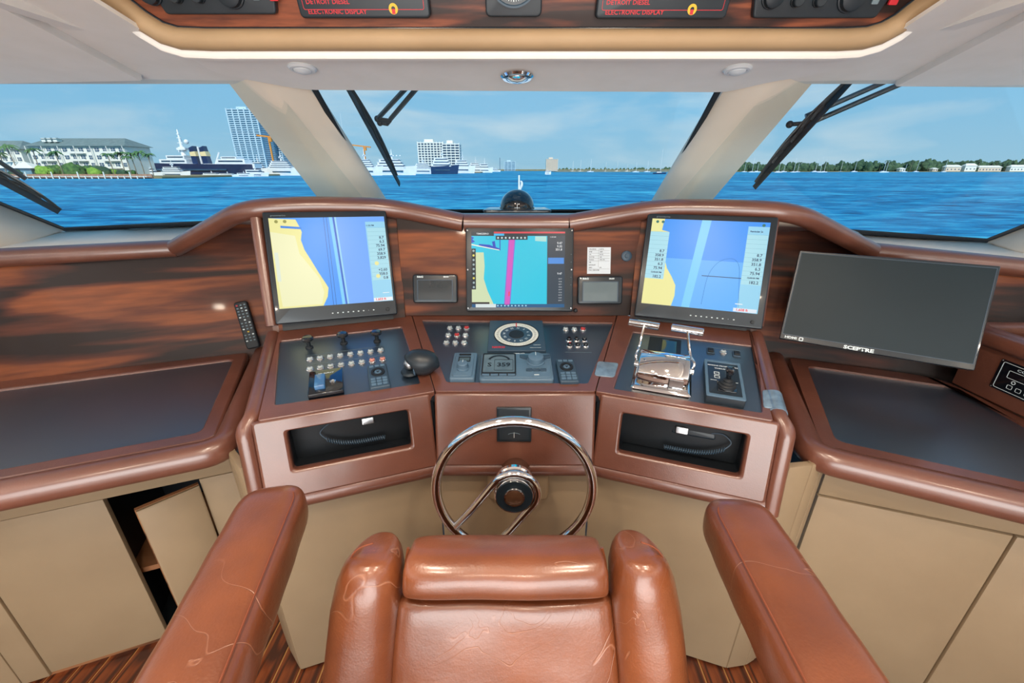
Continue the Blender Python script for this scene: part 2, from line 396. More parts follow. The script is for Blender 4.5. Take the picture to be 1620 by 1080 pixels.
# ceiling: sloping head-liner, centre band, seams, side panels
def czl(y): return H + .483 - .13 * y           # underside of the ceiling
CE = Fr((0, 0, H + .483), (1, 0, 0), (0, 1, -.13))   # n points up
hl, hr = CE.at(240, 58), CE.at(1410, 58); hl0, hr0 = CE.at(140, -4), CE.at(1505, -4)
hole = [(hl0[0] - .05, -1.1), (hr0[0] + .05, -1.1), hr0, hr, hl, hl0]
bm = B(); o4 = [(-2.8, -3.12), (2.8, -3.12), (2.8, 1.66), (2.8, 1.66), (-2.8, 1.66), (-2.8, 1.66)]
o4 = [(-2.8, -3.12), (2.8, -3.12), (2.8, hr0[1]), (1.6, 1.66), (-1.6, 1.66), (-2.8, hl0[1])]
ringp(bm, o4, hole, .0, .010)
for sg in (1, -1): prism(bm, [(2.8 * sg, hr0[1]), (2.8 * sg, 1.66), (1.6 * sg, 1.66)][::sg], .0, .010)
for v in bm.verts: v.co = CE.mat() @ v.co
ce = struct('ceiling', bm, M['liner'])
LID = 2.36
bm = box(B(), (0, .1, LID + .02), (2.3, 2.6, .04))
for sg in (-1, 1): box(bm, (sg * 1.08, .1, 2.19), (.04, 2.6, .34))
box(bm, (0, -1.12, 2.26), (2.1, .04, .22))
obj('raised_coffer', bm, M['liner'], ce)
def cp(px, py, c=0): return CE.at(px, py, c)
# left panel aft of the seam, right panel aft of the seam
for s, pts, nm in ((-1, [(0, 5), (225, 125), (-260, 118)], 'side_panel'), (1, [(1416, 134), (1620, 27), (1900, 128)], 'side_panel')):
    P = [cp(*q, -.012) for q in pts]
    q0 = V(P[0]) if s < 0 else V(P[1]); q1 = V(P[1]) if s < 0 else V(P[0])
    far = q1 + (q0 - q1) * 3.2
    poly = [tuple(q1), tuple(far), (s * 2.75, far.y), (s * 2.75, 1.66 if s < 0 else 1.66)]
    if s > 0: poly = poly[::-1]
    m = CE.mat(0, 0, 0) @ Matrix.Diagonal((1, 1, -1, 1))
    obj(nm, slab(B(), poly, [(0, 0), (0, .012), (.004, .018)], m), M['liner'], ce, label='flat side ceiling panel beyond the diagonal seam')
# centre band between the two mullions
band = [cp(262, 57), cp(338, 104), cp(400, 116), cp(480, 131), cp(1150, 135), cp(1228, 116), cp(1312, 104), cp(1388, 57)]
band = rpoly(band, .04, 2)
obj('centre_band', slab(B(), band, [(0, 0), (0, .012), (.010, .024)], CE.mat() @ Matrix.Diagonal((1, 1, -1, 1))), M['liner'], ce)
# three recessed eyelid lights in the band
for i, (px, py, tl, lb) in enumerate(((478, 106, .25, 'left eyelid downlight trim in the pale band above the windscreen'), (818, 119, 0, 'middle round eyelid downlight above the windscreen centre'), (1167, 108, -.25, 'right eyelid downlight trim in the pale band above the windscreen'))):
    a, b = cp(px, py, -.024)
    t_ = thing('eyelid_light', lb, 'ceiling light', CE.mat(a, b, -.024) @ Matrix.Rotation(pi, 4, 'X'), 'eyelid lights above the windscreen')
    obj('trim_ring', lathe(B(), [(.030, 0), (.048, 0), (.050, .004), (.044, .010), (.034, .011), (.030, .004), (.030, 0)], 28), M['chrome'] if i == 1 else M['wh'], t_, None if i == 1 else Matrix.Diagonal((.78, .78, .9, 1)))
    obj('eyelid', lathe(B(), [(.034, .004), (.030, .012), (.018, .018), (0, .020)], 24), M['chrome'] if i == 1 else M['wh'], t_, None if i == 1 else Matrix.Diagonal((.78, .78, .9, 1)))

# shelf under the windscreen and the windows ------------------------------------
GT = (V((-.70, 1.66, H + .27)), V((.70, 1.66, H + .27)))
GC = Fr((0, 2.42, 1.49), (1, 0, 0), (0, -.76, .48))              # centre glass plane, raked
gn = GC.n
def plane3(a, b, c):
    n = (V(b) - V(a)).cross(V(c) - V(a)).normalized(); return V(a), n
GL = plane3((-.94, 1.62, 1.97), (-1.67, 1.59, 1.972), (-2.04, 1.95, 1.45))
GRp = plane3((.94, 1.62, 1.97), (1.67, 1.59, 1.966), (2.04, 1.83, 1.417))
def window(name, pts, gasket_w=.012, seal=None):
    """pane polygon in world space with a dark gasket round it"""
    bm = B(); n = (pts[1] - pts[0]).cross(pts[2] - pts[0]).normalized()
    a = [bm.verts.new(p) for p in pts]; b = [bm.verts.new(p + n * .006) for p in pts]; k = len(pts)
    for i in range(k): bm.faces.new((a[i], a[(i + 1) % k], b[(i + 1) % k], b[i]))
    bm.faces.new(a[::-1]); bm.faces.new(b)
    w = struct(name, bm, M['glass'])
    obj('gasket', sweep(B(), pts if seal is None else seal, gasket_w, .008, 8, closed=seal is None, up=n), M['rubber'], w)
    return w
w1 = [hit(412, 110, *GL), hit(-420, 110, *GL), hit(-420, 190, *GL), hit(0, 322, *GL), hit(103, 363, *GL), hit(340, 352, *GL), hit(600, 345, *GL)]
w2 = [GC.w(*GC.at(*q)) for q in ((485, 118), (1150, 118), (1033, 334), (606, 334))]
w3 = [hit(1240, 115, *GRp), hit(2060, 115, *GRp), hit(2060, 180, *GRp), hit(1640, 350, *GRp), hit(1560, 381, *GRp), hit(1368, 368, *GRp), hit(1040, 348, *GRp)]
window('window_1', w1, seal=w1[2:]); window('window_2', w2, .020); window('window_3', w3, seal=w3[2:])

# mullion posts
def post(name, tl, tc_, tr, bl, bc, br, s):
    """three seen edges: outer, ridge, inner; pixel + depth at top and bottom"""
    top = [ony(*tl[:2], tl[2]), ony(*tc_[:2], tc_[2]), ony(*tr[:2], tr[2])]
    bot = [ony(*bl[:2], bl[2]), ony(*bc[:2], bc[2]), ony(*br[:2], br[2])]
    rings = []
    for k in range(9):
        f = k / 8; P = [a.lerp(b, f) for a, b in zip(top, bot)]
        # smooth soft ridge
        c1 = P[1] + (P[0] - P[1]) * .28; c2 = P[1] + (P[2] - P[1]) * .28; cm = (c1 + c2) / 2 * .4 + P[1] * .6
        back = V((0, .07, 0)); rings.append([P[0] + back, P[0], (P[0] + c1) / 2, c1, (c1 + cm) / 2 + (P[1] - (c1 + c2) / 2) * .06, cm, (c2 + cm) / 2 + (P[1] - (c1 + c2) / 2) * .06, c2, (P[2] + c2) / 2, P[2], P[2] + back])
    bm = B(); vs = [[bm.verts.new(p) for p in r_] for r_ in rings]; n = len(vs[0])
    for a, b in zip(vs, vs[1:]):
        for i in range(n): bm.faces.new((a[i], a[(i + 1) % n], b[(i + 1) % n], b[i]))
    bm.faces.new(vs[0]); bm.faces.new(vs[-1][::-1])
    return struct(name, bm, M['shelfcol'], sharp=60)
post('trim_1', (336, 98, 1.60), (398, 106, 1.54), (483, 128, 1.655), (516, 330, 2.16), (556, 330, 2.10), (614, 330, 2.30), -1)
post('trim_2', (1314, 98, 1.60), (1240, 106, 1.54), (1153, 130, 1.655), (1115, 330, 2.16), (1072, 330, 2.10), (1030, 330, 2.30), 1)
# frame pieces outside the side panes
def quad(name, P, mt, th=.03, kind=True, parent=None, lab=None):
    bm = B(); bm.faces.new([bm.verts.new(p) for p in P])
    o = obj(name, bm, mt, parent, solid=th)
    if kind: o['kind'] = 'structure'
    if lab: o['label'] = lab
    return o
def side_frame(name, a, b, pl, s):
    """cream frame piece below and outside the slanting end of a side pane"""
    A_ = hit(*a, *pl); B_ = hit(*b, *pl); d = (A_ - B_).normalized()
    far = B_ + d * 1.5
    lo = V((0, -.35, -.28))
    return quad(name, [B_, far, far + lo, B_ + V((s * .05, -.32, -.06))], M['shelfcol'])
side_frame('trim_3', (0, 322), (103, 363), GL, -1)
side_frame('trim_4', (1640, 350), (1560, 381), GRp, 1)

# ============================================================ CONSOLE FRAMES
cx = .01; T10 = tan(R(10)); LW = .49
FR = {'DC': Fr((cx, 1.145, 1.06), (1, 0, 0), (0, 1, T10)), 'FC': Fr((cx, 1.085, .818), (1, 0, 0), (0, .06, .242))}
CA, CB, NF, EE = {}, {}, {}, {}
for s, k in ((-1, 'L'), (1, 'R')):
    CA[k] = V((cx + s * .25, 1.145, 1.06)); e_ = V((s * .943, -.334, 0)); b_ = V((s * .334, .943, .943 * T10)); CB[k] = CA[k] + b_ * .504
    NF[k] = V((-s * .334, -.943, 0)); EE[k] = e_
    FR['D' + k] = Fr(CA[k], e_ * s, b_)
    FR['F' + k] = Fr((CA[k].x, 1.085, .818), e_ * s, -NF[k] * .0566 + V((0, 0, .242)))
    FR['U' + k] = Fr(CB[k], e_ * s, -NF[k] * sin(R(21)) + V((0, 0, cos(R(21)))))
FR['UC'] = Fr((cx, CB['L'].y, CB['L'].z), (1, 0, 0), (0, sin(R(17)), cos(R(17))))
DL_ = .511; DCL = FR['DC'].at(650, 495)[1]
HC = thing('helm_console', 'brown leather helm console with black dash panels and rosewood instrument fascia', 'console', (cx, 1.3, 0))
HCI = HC.matrix_world.inverted() if False else Matrix.Translation((-cx, -1.3, 0))
def hc(name, bm, mt, parent=None, m=None, **k):
    """part of the console, drawn in world space or in a frame given by m"""
    mm_ = HCI @ (m if m is not None else I4) if parent is None else (m if m is not None else I4)
    return obj(name, bm, mt, HC if parent is None else parent, mm_, **k)

# dash: leather frames with sunk black panels
hw = .25
KX = .3542 * cos(R(10)); vb = DCL + .02
DCo = [(-hw + .001, .0), (hw - .001, .0), (hw + KX * vb - .001, vb), (-hw - KX * vb + .001, vb)]
DCi = [FR['DC'].at(*q, -.004) for q in ((706.3, 605.7), (930, 608), (970, 511.7), (667.4, 507.6))]
def frame_top(m, outer, inner, name='leather_frame'):
    r = .02
    o = rpoly(outer, .006, 3); i_ = rpoly(inner, .010, 3)
    return hc(name, ringp(B(), o, i_, -.035, 0), M['hide'], m=m, bevel=.011, segs=3)
frame_top(FR['DC'].mat(), DCo, DCi)
hc('dash_panel', slab(B(), inset(DCi, -.012), [(0, 0), (0, .006)]), M['black'], m=FR['DC'].mat(0, 0, -.012))
DLo = [(-LW, 0), (-.001, 0), (-.001, DL_ + .02), (-LW, DL_ + .02)]
DLi = [FR['DL'].at(*q, -.004) for q in ((435, 642), (665, 607.5), (635.7, 518), (443, 540.6))]
frame_top(FR['DL'].mat(), DLo, DLi)
hc('dash_panel', slab(B(), inset(DLi, -.012), [(0, 0), (0, .006)]), M['black'], m=FR['DL'].mat(0, 0, -.012))
DRo = [(.001, 0), (LW, 0), (LW + .0, DL_ + .02), (.001, DL_ + .02)]
DRi = [FR['DR'].at(*q, -.004) for q in ((971, 616), (1205, 654), (1196, 549), (1001.7, 526))]
frame_top(FR['DR'].mat(), DRo, DRi)
hc('dash_panel', slab(B(), inset(DRi, -.012), [(0, 0), (0, .006)]), M['black'], m=FR['DR'].mat(0, 0, -.012))

for k_ in 'LR':
    hc('joint_filler', sweep(B(), [FR['D' + k_].w(0, -.002, -.028), FR['D' + k_].w(0, DL_ + .03, -.022)], .014, .014, 8, up=FR['D' + k_].n), M['void'])
    hc('joint_filler', sweep(B(), [FR['F' + k_].w(0, -.03, -.034), FR['F' + k_].w(0, .24, -.030)], .018, .018, 8, up=FR['F' + k_].n), M['void'])
# front fascia with rounded bottom edge, recess openings in the wings
def fascia(k, x0, x1, hole=None, x0t=None, x1t=None):
    f = FR['F' + k]; top = .243; x0t = x0 if x0t is None else x0t; x1t = x1 if x1t is None else x1t
    bm = B(); out = [(x0, .0), (x1, .0), (x1t, top), (x0t, top)]
    if hole:
        hx0, hx1, hy0, hy1 = hole
        inn = [(hx0, hy0), (hx1, hy0), (hx1, hy1), (hx0, hy1)]
        # outer and inner loops with equal counts
        def dens(pts, r):
            return rpoly(pts, r, 4)
        ringp(bm, dens(out, .008), dens(inn, .012), -.035, 0)
    else:
        slab(bm, out, [(0, -.035), (0, 0)])
    o = hc('front_fascia', bm, M['hide'], m=f.mat(), bevel=.009, segs=3)
    # rolled lower edge
    hc('lower_roll', sweep(B(), [f.w(x0, -.012, -.026), f.w(x1, -.012, -.026)], .026, .03, 14, up=f.v), M['hide'])
    if hole:
        bx = B(); w_ = hx1 - hx0; h_ = hy1 - hy0; d_ = .13
        c_ = ((hx0 + hx1) / 2, (hy0 + hy1) / 2)
        b0 = rrect(w_ + .004, h_ + .004, .012, 4, *c_); b1 = rrect(w_ + .012, h_ + .012, .014, 4, *c_)
        n = len(b0); q = [[bx.verts.new((p[0], p[1], z)) for p in b] for b, z in ((b0, -.006), (b0, -d_), (b1, -d_ - .004), (b1, -.034))]
        for a, b in zip(q, q[1:]):
            for i in range(n): bx.faces.new((a[i], a[(i + 1) % n], b[(i + 1) % n], b[i]))
        bx.faces.new(q[1]); bx.faces.new(q[2][::-1])
        hc('storage_recess', bx, M['void'], m=f.mat())
    return f
fascia('C', -hw - .004, hw + .004)
fascia('L', -LW, .003, (-.406, -.070, .083, .203))
fascia('R', -.003, LW, (.070, .415, .065, .193))
# outer side rolls: down the fascia, along the dash edge and up the monitor fascia
for k, s in (('L', -1), ('R', 1)):
    D, Fc, U = FR['D' + k], FR['F' + k], FR['U' + k]
    xo = s * (LW + .021)
    p = [Fc.w(xo, -.035, -.03), Fc.w(xo, .215, -.022), D.w(xo, .035, -.020), D.w(xo, DL_ - .01, -.018)]
    hc('side_roll', sweep(B(), fillet(p, .05, 6), .023, .026, 14, up=D.n, ex=1.25), M['hide'])
    p = [U.w(xo + s * .002, .02, -.01), U.w(xo + s * .002, .455, -.01)]
    hc('side_pillar', sweep(B(), p, .020, .020, 14, up=U.n, ex=1.5), M['hide'])
    # closed outer cheek of the wing (leather down the side)
    sgn = s; pts = [Fc.w(s * LW, -.02, -.03), Fc.w(s * LW, .24, -.02), D.w(s * LW, .03, -.02), D.w(s * LW, DL_, -.02), U.w(s * LW, .46, -.02), U.w(s * LW, .46, -.30), U.w(s * LW, -.30, -.35)]
    bm = B(); a = [bm.verts.new(q) for q in pts]; b = [bm.verts.new(q + EE[k] * .022) for q in pts]; n = len(pts)
    for i in range(n): bm.faces.new((a[i], a[(i + 1) % n], b[(i + 1) % n], b[i]))
    bm.faces.new(a[::-1]); bm.faces.new(b)
    hc('side_cheek', bm, M['hide'])

# rosewood upper fascia
seamL = [(640, 493), (629, 330)]; seamR = [(998, 493), (1012, 330)]
for k, s in (('L', -1), ('R', 1)):
    U = FR['U' + k]; sm = seamL if s < 0 else seamR
    b0 = U.at(*sm[0]); b1 = U.at(*sm[1])
    P = [(s * LW, -.02), (b0[0], -.02), (b1[0], .47), (s * LW, .48)]
    hc('wood_fascia', slab(B(), P if s < 0 else P[::-1], [(0, -.02), (0, -.001), (.001, 0)]), M['rose'], m=U.mat())
    # dark slot and leather strip at the foot of the monitor
    hc('foot_slot', box(B(), (s * .275, .012, .004), (.40, .030, .010)), M['void'], m=U.mat())
U = FR['UC']; P = [U.at(*q) for q in ((640, 499), (998, 499), (1015, 345), (893, 349), (740, 347), (627, 345))]
hc('wood_fascia', slab(B(), P, [(0, -.02), (0, -.001), (.001, 0)]), M['rose'], m=U.mat())

# padded brow along the top of the fascia and round to the side walls
UL_, UR_, UC_ = FR['UL'], FR['UR'], FR['UC']
TW = R(20)
WLn = (V((-1.211, 1.688, .95)), V((.334 * cos(TW), -.943 * cos(TW), sin(TW))).normalized())     # left side wall plane
WRn = (V((1.20, 1.65, .95)), V((-.334 * cos(TW), -.943 * cos(TW), sin(TW))).normalized())
c_ = -.002
def onf(f, px, py, c=0.0): return f.w(*f.at(px, py, c), c)
bL = [onf(UL_, 386, 331), onf(UL_, 480, 325), onf(UL_, 610, 327)]
bCn = [onf(UC_, 735, 352), onf(UC_, 819, 353), onf(UC_, 898, 353)]
bR = [onf(UR_, 1040, 329), onf(UR_, 1150, 330), onf(UR_, 1258, 335)]
bLs = [hit(0, 407, *WLn) + V((0, -.01, 0)), hit(282, 392, *WLn) + V((0, -.01, 0))]
bRs = [hit(1378, 397, *WRn) + V((0, -.01, 0)), hit(1620, 423, *WRn) + V((0, -.01, 0))]
extL = bLs[0] + (bLs[0] - bLs[1]) * 1.2; extR = bRs[1] + (bRs[1] - bRs[0]) * 1.5
def brow(pts, r=.038, ry=.034, name='brow_roll'):
    return hc(name, sweep(B(), pts, r, ry, 16, up=(0, -.2, 1), ex=1.1), M['hide'])
brow(fillet([bLs[1] + V((-.005, 0, 0)), bL[0], bL[1], bL[2], bCn[0] - V((.004, 0, 0))], .10, 6))
brow(bCn)
brow(fillet([bCn[2] + V((.004, 0, 0)), bR[0], bR[1], bR[2], bRs[0] + V((-.005, 0, 0))], .10, 6))
# base under the console (beige panels)
bp = [V((-.770, .950, 0)), V((-.247, 1.130, 0)), V((.267, 1.130, 0)), V((.785, .955, 0))]
def panel_v(name, a, b, z0, z1, th=.02, mt=None, parent=None, r=.006, label=None, holder=None):
    d = (b - a); w_ = d.length; f = Fr(a, d, (0, 0, 1))
    bm = slab(B(), [(.001, z0), (w_ - .001, z0), (w_ - .001, z1), (.001, z1)], [(0, -th), (0, -r), (r * .3, -r * .3), (r, 0)])
    return hc(name, bm, mt or M['vinyl'], m=f.mat(), label=label)
panel_v('base_panel', bp[0], bp[1], .012, .84)
panel_v('base_panel', bp[1], bp[2], .012, .84)
panel_v('base_panel', bp[2], bp[3], .012, .84)
# return strips to the side cabinets
rl = [V((-.770, .950, 0)), V((-.845, 1.02, 0)), V((-.915, 1.10, 0)), V((-.985, 1.205, 0))]
for a, b in zip(rl[1:], rl): panel_v('return_panel', a, b, .012, .92)
rr = [V((.785, .955, 0)), V((.86, .965, 0)), V((.905, .985, 0)), V((.942, 1.015, 0))]
for a, b in zip(rr, rr[1:]): panel_v('return_panel', a, b, .012, .92)
# steering column housing on the centre base panel
fb_ = Fr((0, 1.13, 0), (1, 0, 0), (0, 0, 1))
a0 = fb_.at(770, 735, .03); a1 = fb_.at(868, 792, .03)
hc('column_pad', slab(B(), rrect(a1[0] - a0[0], a0[1] - a1[1] + .03, .02, 4, (a0[0] + a1[0]) / 2, (a0[1] + a1[1]) / 2 + .015), rprof(.035, .014)), M['vinyl'], m=fb_.mat())

# shelf behind the brow
s1 = [extL + V((0, .02, .0)), bLs[0] + V((0, .02, .0)), bLs[1] + V((0, .02, 0)), bL[0] + V((-.03, .03, .0)), bL[2] + V((0, .03, 0)), bCn[0] + V((0, .02, .01)), bCn[2] + V((0, .02, .01)), bR[0] + V((0, .03, 0)), bR[2] + V((.03, .03, 0)), bRs[0] + V((0, .02, 0)), bRs[1] + V((0, .02, 0)), extR + V((0, .02, 0))]
gl = hit(103, 363, *GL); gr_ = hit(1560, 381, *GRp)
s2 = [gl + V((-.7, -.4, 0)), gl + V((-.06, -.02, -.012)), hit(200, 361, *GL) + V((0, .01, 0)), hit(340, 354, *GL) + V((0, .01, 0)), hit(560, 343, *GL), w2[3] + V((.0, .02, -.01)), w2[2] + V((.0, .02, -.01)), hit(1090, 347, *GRp), hit(1368, 370, *GRp) + V((0, .01, 0)), hit(1470, 377, *GRp) + V((0, .01, 0)), gr_ + V((.06, -.02, -.012)), gr_ + V((.7, -.4, 0))]
o = struct('trim_5', strip(B(), s1, s2), M['shelfcol'], solid=.02, sharp=20)

# side walls in rosewood behind the desks
def wallpanel(name, pt, dr, x0, x1, z0, z1, mt, th=.03):
    f = Fr(pt, dr, (0, 0, 1)); f.o.z = 0
    return struct(name, slab(B(), [(x0, z0), (x1, z0), (x1, z1), (x0, z1)], [(0, -th), (0, 0)]), mt, m=f.mat())
WFL = Fr(WLn[0], (.943, .334, 0), (-.334 * sin(TW), .943 * sin(TW), cos(TW))); WFR = Fr(WRn[0], (.943, -.334, 0), (.334 * sin(TW), .943 * sin(TW), cos(TW)))
struct('wall_left', slab(B(), [(-1.3, -.3), (.42, -.3), WFL.at(425, 330), WFL.at(392, 330), WFL.at(290, 392), (-1.3, WFL.at(290, 392)[1])], [(0, -.03), (0, 0)]), M['rose'], m=WFL.mat())
struct('wall_right', slab(B(), [(-.42, -.3), (1.3, -.3), (1.3, WFR.at(1370, 397)[1]), WFR.at(1370, 397), WFR.at(1252, 334), WFR.at(1215, 334)], [(0, -.03), (0, 0)]), M['rose'], m=WFR.mat())
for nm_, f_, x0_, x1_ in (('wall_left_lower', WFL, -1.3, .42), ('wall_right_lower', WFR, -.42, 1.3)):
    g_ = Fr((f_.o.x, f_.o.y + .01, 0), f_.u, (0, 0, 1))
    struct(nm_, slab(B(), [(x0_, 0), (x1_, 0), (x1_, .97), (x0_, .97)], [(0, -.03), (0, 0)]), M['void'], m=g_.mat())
# side brow rolls are part of the wall tops
struct('trim_6', sweep(B(), [extL, bLs[0], bLs[1]], .040, .034, 16, up=(0, -.2, 1), ex=1.1), M['hide'])
struct('trim_7', sweep(B(), [bRs[0], bRs[1], extR], .040, .034, 16, up=(0, -.2, 1), ex=1.1), M['hide'])
# pilothouse sides aft: low wall, window, header (out of frame, they shape the light)
for s, nm, dn in ((-1, 'wall_port', 'window_4'), (1, 'wall_starboard', 'window_5')):
    bm = B(); box(bm, (s * 2.35, -.85, .7), (.06, 4.6, 1.4)); box(bm, (s * 2.35, -.85, 2.2), (.06, 4.6, .22))
    for y in (-3.1, -1.6, -.1): box(bm, (s * 2.35, y, 1.75), (.06, .1, .75))
    struct(nm, bm, M['vinyl'])
    struct(dn, box(B(), (s * 2.35, -1.6, 1.75), (.006, 3.0, .7)), M['glass'])
# round ceiling downlights
LN = ['forward port', 'forward starboard', 'middle port', 'middle starboard', 'port side', 'starboard side', 'centre aft', 'port aft', 'starboard aft']
for i, (x_, y_) in enumerate(LAMPS):
    z_ = (LID if abs(x_) < .9 and y_ > -1 else czl(y_)) - .004
    t_ = thing('downlight', f'round warm ceiling downlight, {LN[i]} one above the helm chair', 'ceiling light', (x_, y_, z_), 'ceiling downlights above the helm')
    obj('rim', lathe(B(), [(.045, .01), (.06, 0), (.062, -.005), (.05, -.006), (.045, .0), (.045, .01)], 24), M['chrome'], t_)
    la = bpy.data.lights.new('bulb', 'AREA'); la.shape = 'DISK'; la.size = .085; la.energy = LAMP_W; la.color = LAMP_COL
    lo = bpy.data.objects.new('bulb', la); C.objects.link(lo); lo.parent = t_; lo.location = (0, 0, -.008)
# aft wall with unseen glass doors, built round an added fill lamp
bm = B()
for c0, s0 in (((-2.2, -3.15, 1.15), (.5, .08, 2.4)), ((2.2, -3.15, 1.15), (.5, .08, 2.4)), ((0, -3.15, 2.35), (4.6, .08, .35))): box(bm, c0, s0)
struct('wall_aft', bm, M['vinyl'])
dr_ = struct('door_1', box(B(), (0, -3.15, 1.1), (3.9, .006, 2.1)), M['glass'])
for x_ in (-1.95, -.65, .65, 1.95): obj('door_frame', box(B(), (x_, -3.15, 1.1), (.06, .05, 2.15)), M['bezel'], dr_)
la = bpy.data.lights.new('aft_fill', 'AREA'); la.shape = 'RECTANGLE'; la.size = 3.8; la.size_y = 2.0; la.energy = AFT_FILL_W; la.color = (1, .96, .91)
lo = bpy.data.objects.new('aft_fill', la); C.objects.link(lo); lo.location = (0, -3.05, 1.1); lo.rotation_euler = (R(101), 0, 0)

# unseen fill strips added along the aft side windows to brighten the head-liner
for sg in (-1, 1):
    t_ = thing('fill_strip', f'narrow unseen fill light strip added by the {"port" if sg < 0 else "starboard"} side windows', 'ceiling light', (sg * 2.20, -.9, 1.62), 'added fill light strips')
    obj('housing', box(B(), (0, 0, -.02), (.08, 3.0, .04)), M['wh'], t_)
    la = bpy.data.lights.new('strip', 'AREA'); la.shape = 'RECTANGLE'; la.size = .06; la.size_y = 2.9; la.energy = 60; la.color = (1, .95, .9)
    lo = bpy.data.objects.new('strip', la); C.objects.link(lo); lo.parent = t_; lo.location = (0, 0, .004); lo.rotation_euler = (0, pi + sg * R(28), 0)
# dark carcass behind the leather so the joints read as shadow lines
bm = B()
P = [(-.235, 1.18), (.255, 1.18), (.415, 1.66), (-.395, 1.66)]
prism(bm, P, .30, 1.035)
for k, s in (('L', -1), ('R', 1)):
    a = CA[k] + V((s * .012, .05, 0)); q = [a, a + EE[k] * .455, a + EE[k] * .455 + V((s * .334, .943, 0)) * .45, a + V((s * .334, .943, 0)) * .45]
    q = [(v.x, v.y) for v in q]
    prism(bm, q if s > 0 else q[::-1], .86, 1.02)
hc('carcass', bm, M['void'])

# ============================================================ SIDE DESKS
def desk(s, name, label, inlay, outer, rollpath):
    t_ = thing(name, label, 'desk', (s * 1.3, 1.2, 0))
    mi = Matrix.Translation((-s * 1.3, -1.2, 0))
    top = .95
    if s > 0: inlay, outer = inlay, outer
    obj('leather_frame', ringp(B(), rpoly(outer, .03, 4), rpoly(inlay, .03, 4), top - .03, top), M['hide'], t_, mi, bevel=.010, segs=3)
    obj('inlay', slab(B(), rpoly(inset(inlay, -.012), .03, 4), [(0, top - .02), (0, top - .008)]), M['desk'], t_, mi)
    obj('edge_roll', sweep(B(), fillet(rollpath, .07, 7), .038, .040, 16, up=(0, 0, 1), ex=1.2), M['hide'], t_, mi)
    return t_, mi
def xy(px, py, z=.95): p = onz(px, py, z); return (p.x, p.y)
dl = Fr((0, 0, 0), (.943, .334, 0), (-.334, .943, 0))
inL = [xy(368, 568), xy(317, 682), xy(0, 741)]; d_ = (V(inL[2]) - V(inL[1])).normalized() * 1.2; inL = [inL[0], inL[1], tuple(V(inL[1]) + d_), tuple(V(inL[0]) + (V(xy(0, 616)) - V(inL[0])).normalized() * 1.35)]
ouL = [xy(390, 557), xy(340, 693)]; b_ = V(xy(377, 558)); d2 = (V(xy(0, 602)) - b_).normalized()
ouL = [tuple(b_ - d2 * .04), ouL[1], tuple(V(ouL[1]) + (V(xy(0, 757)) - V(ouL[1])).normalized() * 1.3), tuple(b_ + d2 * 1.42)]
z_ = .925
rpL = [V((*(V(ouL[0]) + V((.05, .02))), z_)), V((*(V(ouL[1]) + V((.042, -.026))), z_)), V((*(V(ouL[2]) + V((.02, -.036))), z_))]
deskL, miL = desk(-1, 'chart_desk', 'left side desk with black inlay in a padded brown leather edge, empty', inL[::-1], ouL[::-1], rpL)
inR = [xy(1277, 578), xy(1322, 697), tuple(V(xy(1322, 697)) + (V(xy(1620, 752)) - V(xy(1322, 697))).normalized() * .62), xy(1700, 740), xy(1620, 670), xy(1510, 612)]
inR[3] = (inR[2][0] + .0, inR[2][1] + .25) if inR[3][0] < inR[2][0] else inR[3]
fr_ = (V(xy(1620, 775)) - V(xy(1300, 703))).normalized()
ouR = [xy(1249, 565), xy(1300, 703), tuple(V(xy(1300, 703)) + fr_ * .80), (1.665, .70), (1.665, 1.42), (1.60, 1.475)]
inR = [xy(1277, 578), xy(1322, 697), tuple(V(xy(1322, 697)) + fr_ * .67), (1.625, .82), xy(1620, 672), xy(1512, 612)]
rpR = [V((*(V(ouR[0]) + V((-.05, .02))), z_)), V((*(V(ouR[1]) + V((-.042, -.026))), z_)), V((*(V(ouR[2]) + V((-.02, -.036))), z_))]
deskR, miR = desk(1, 'chart_desk', 'right side desk with black inlay under the blank wide screen', inR, ouR, rpR)

# left cabinet: rails, posts, sliding panel, ajar door, dark inside with a shelf
cl = thing('side_cabinet', 'beige vinyl cabinet under the left desk with an open compartment', 'cabinet', (-1.3, 1.15, 0))
mcl = Matrix.Translation((1.3, -1.15, 0))
CF = Fr((-1.043, 1.176, 0), (.93, .368, 0), (0, 0, 1))
def cpart(par, mi, f, name, x0, x1, z0, z1, mt=None, c=0, th=.02, r=.004, label=None, parent=None):
    return obj(name, slab(B(), [(x0, z0), (x1, z0), (x1, z1), (x0, z1)], [(0, -th), (0, -r), (r * .3, -r * .3), (r, 0)]), mt or M['vinyl'], par, mi @ f.mat(0, 0, c), label=label)
def q_(px, py, c=0): return CF.at(px, py, c)
zr = q_(313, 758)[1]; xr = q_(314, 758)[0]; xl = q_(161, 792)[0]
cpart(cl, mcl, CF, 'top_rail', -1.5, .075, zr, .91)
cpart(cl, mcl, CF, 'post', xr, .075, .012, zr - .002)
xs = q_(60, 1040)[0]
cpart(cl, mcl, CF, 'sliding_panel', xs + .001, xl, .02, zr - .004, c=-.006)
cpart(cl, mcl, CF, 'post', xs - .075, xs - .001, .012, zr - .002)
cpart(cl, mcl, CF, 'post', -1.5, xs - .077, .012, zr - .002)
cpart(cl, mcl, CF, 'floor_trim', -1.5, .075, .0, .035, M['ply'], c=-.012)
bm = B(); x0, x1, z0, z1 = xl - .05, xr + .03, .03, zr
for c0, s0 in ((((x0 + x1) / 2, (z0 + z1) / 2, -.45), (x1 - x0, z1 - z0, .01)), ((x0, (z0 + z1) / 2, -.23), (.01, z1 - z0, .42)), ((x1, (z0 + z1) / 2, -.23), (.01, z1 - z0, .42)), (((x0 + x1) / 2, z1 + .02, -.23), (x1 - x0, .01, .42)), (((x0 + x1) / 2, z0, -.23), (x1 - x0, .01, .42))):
    box(bm, c0, s0)
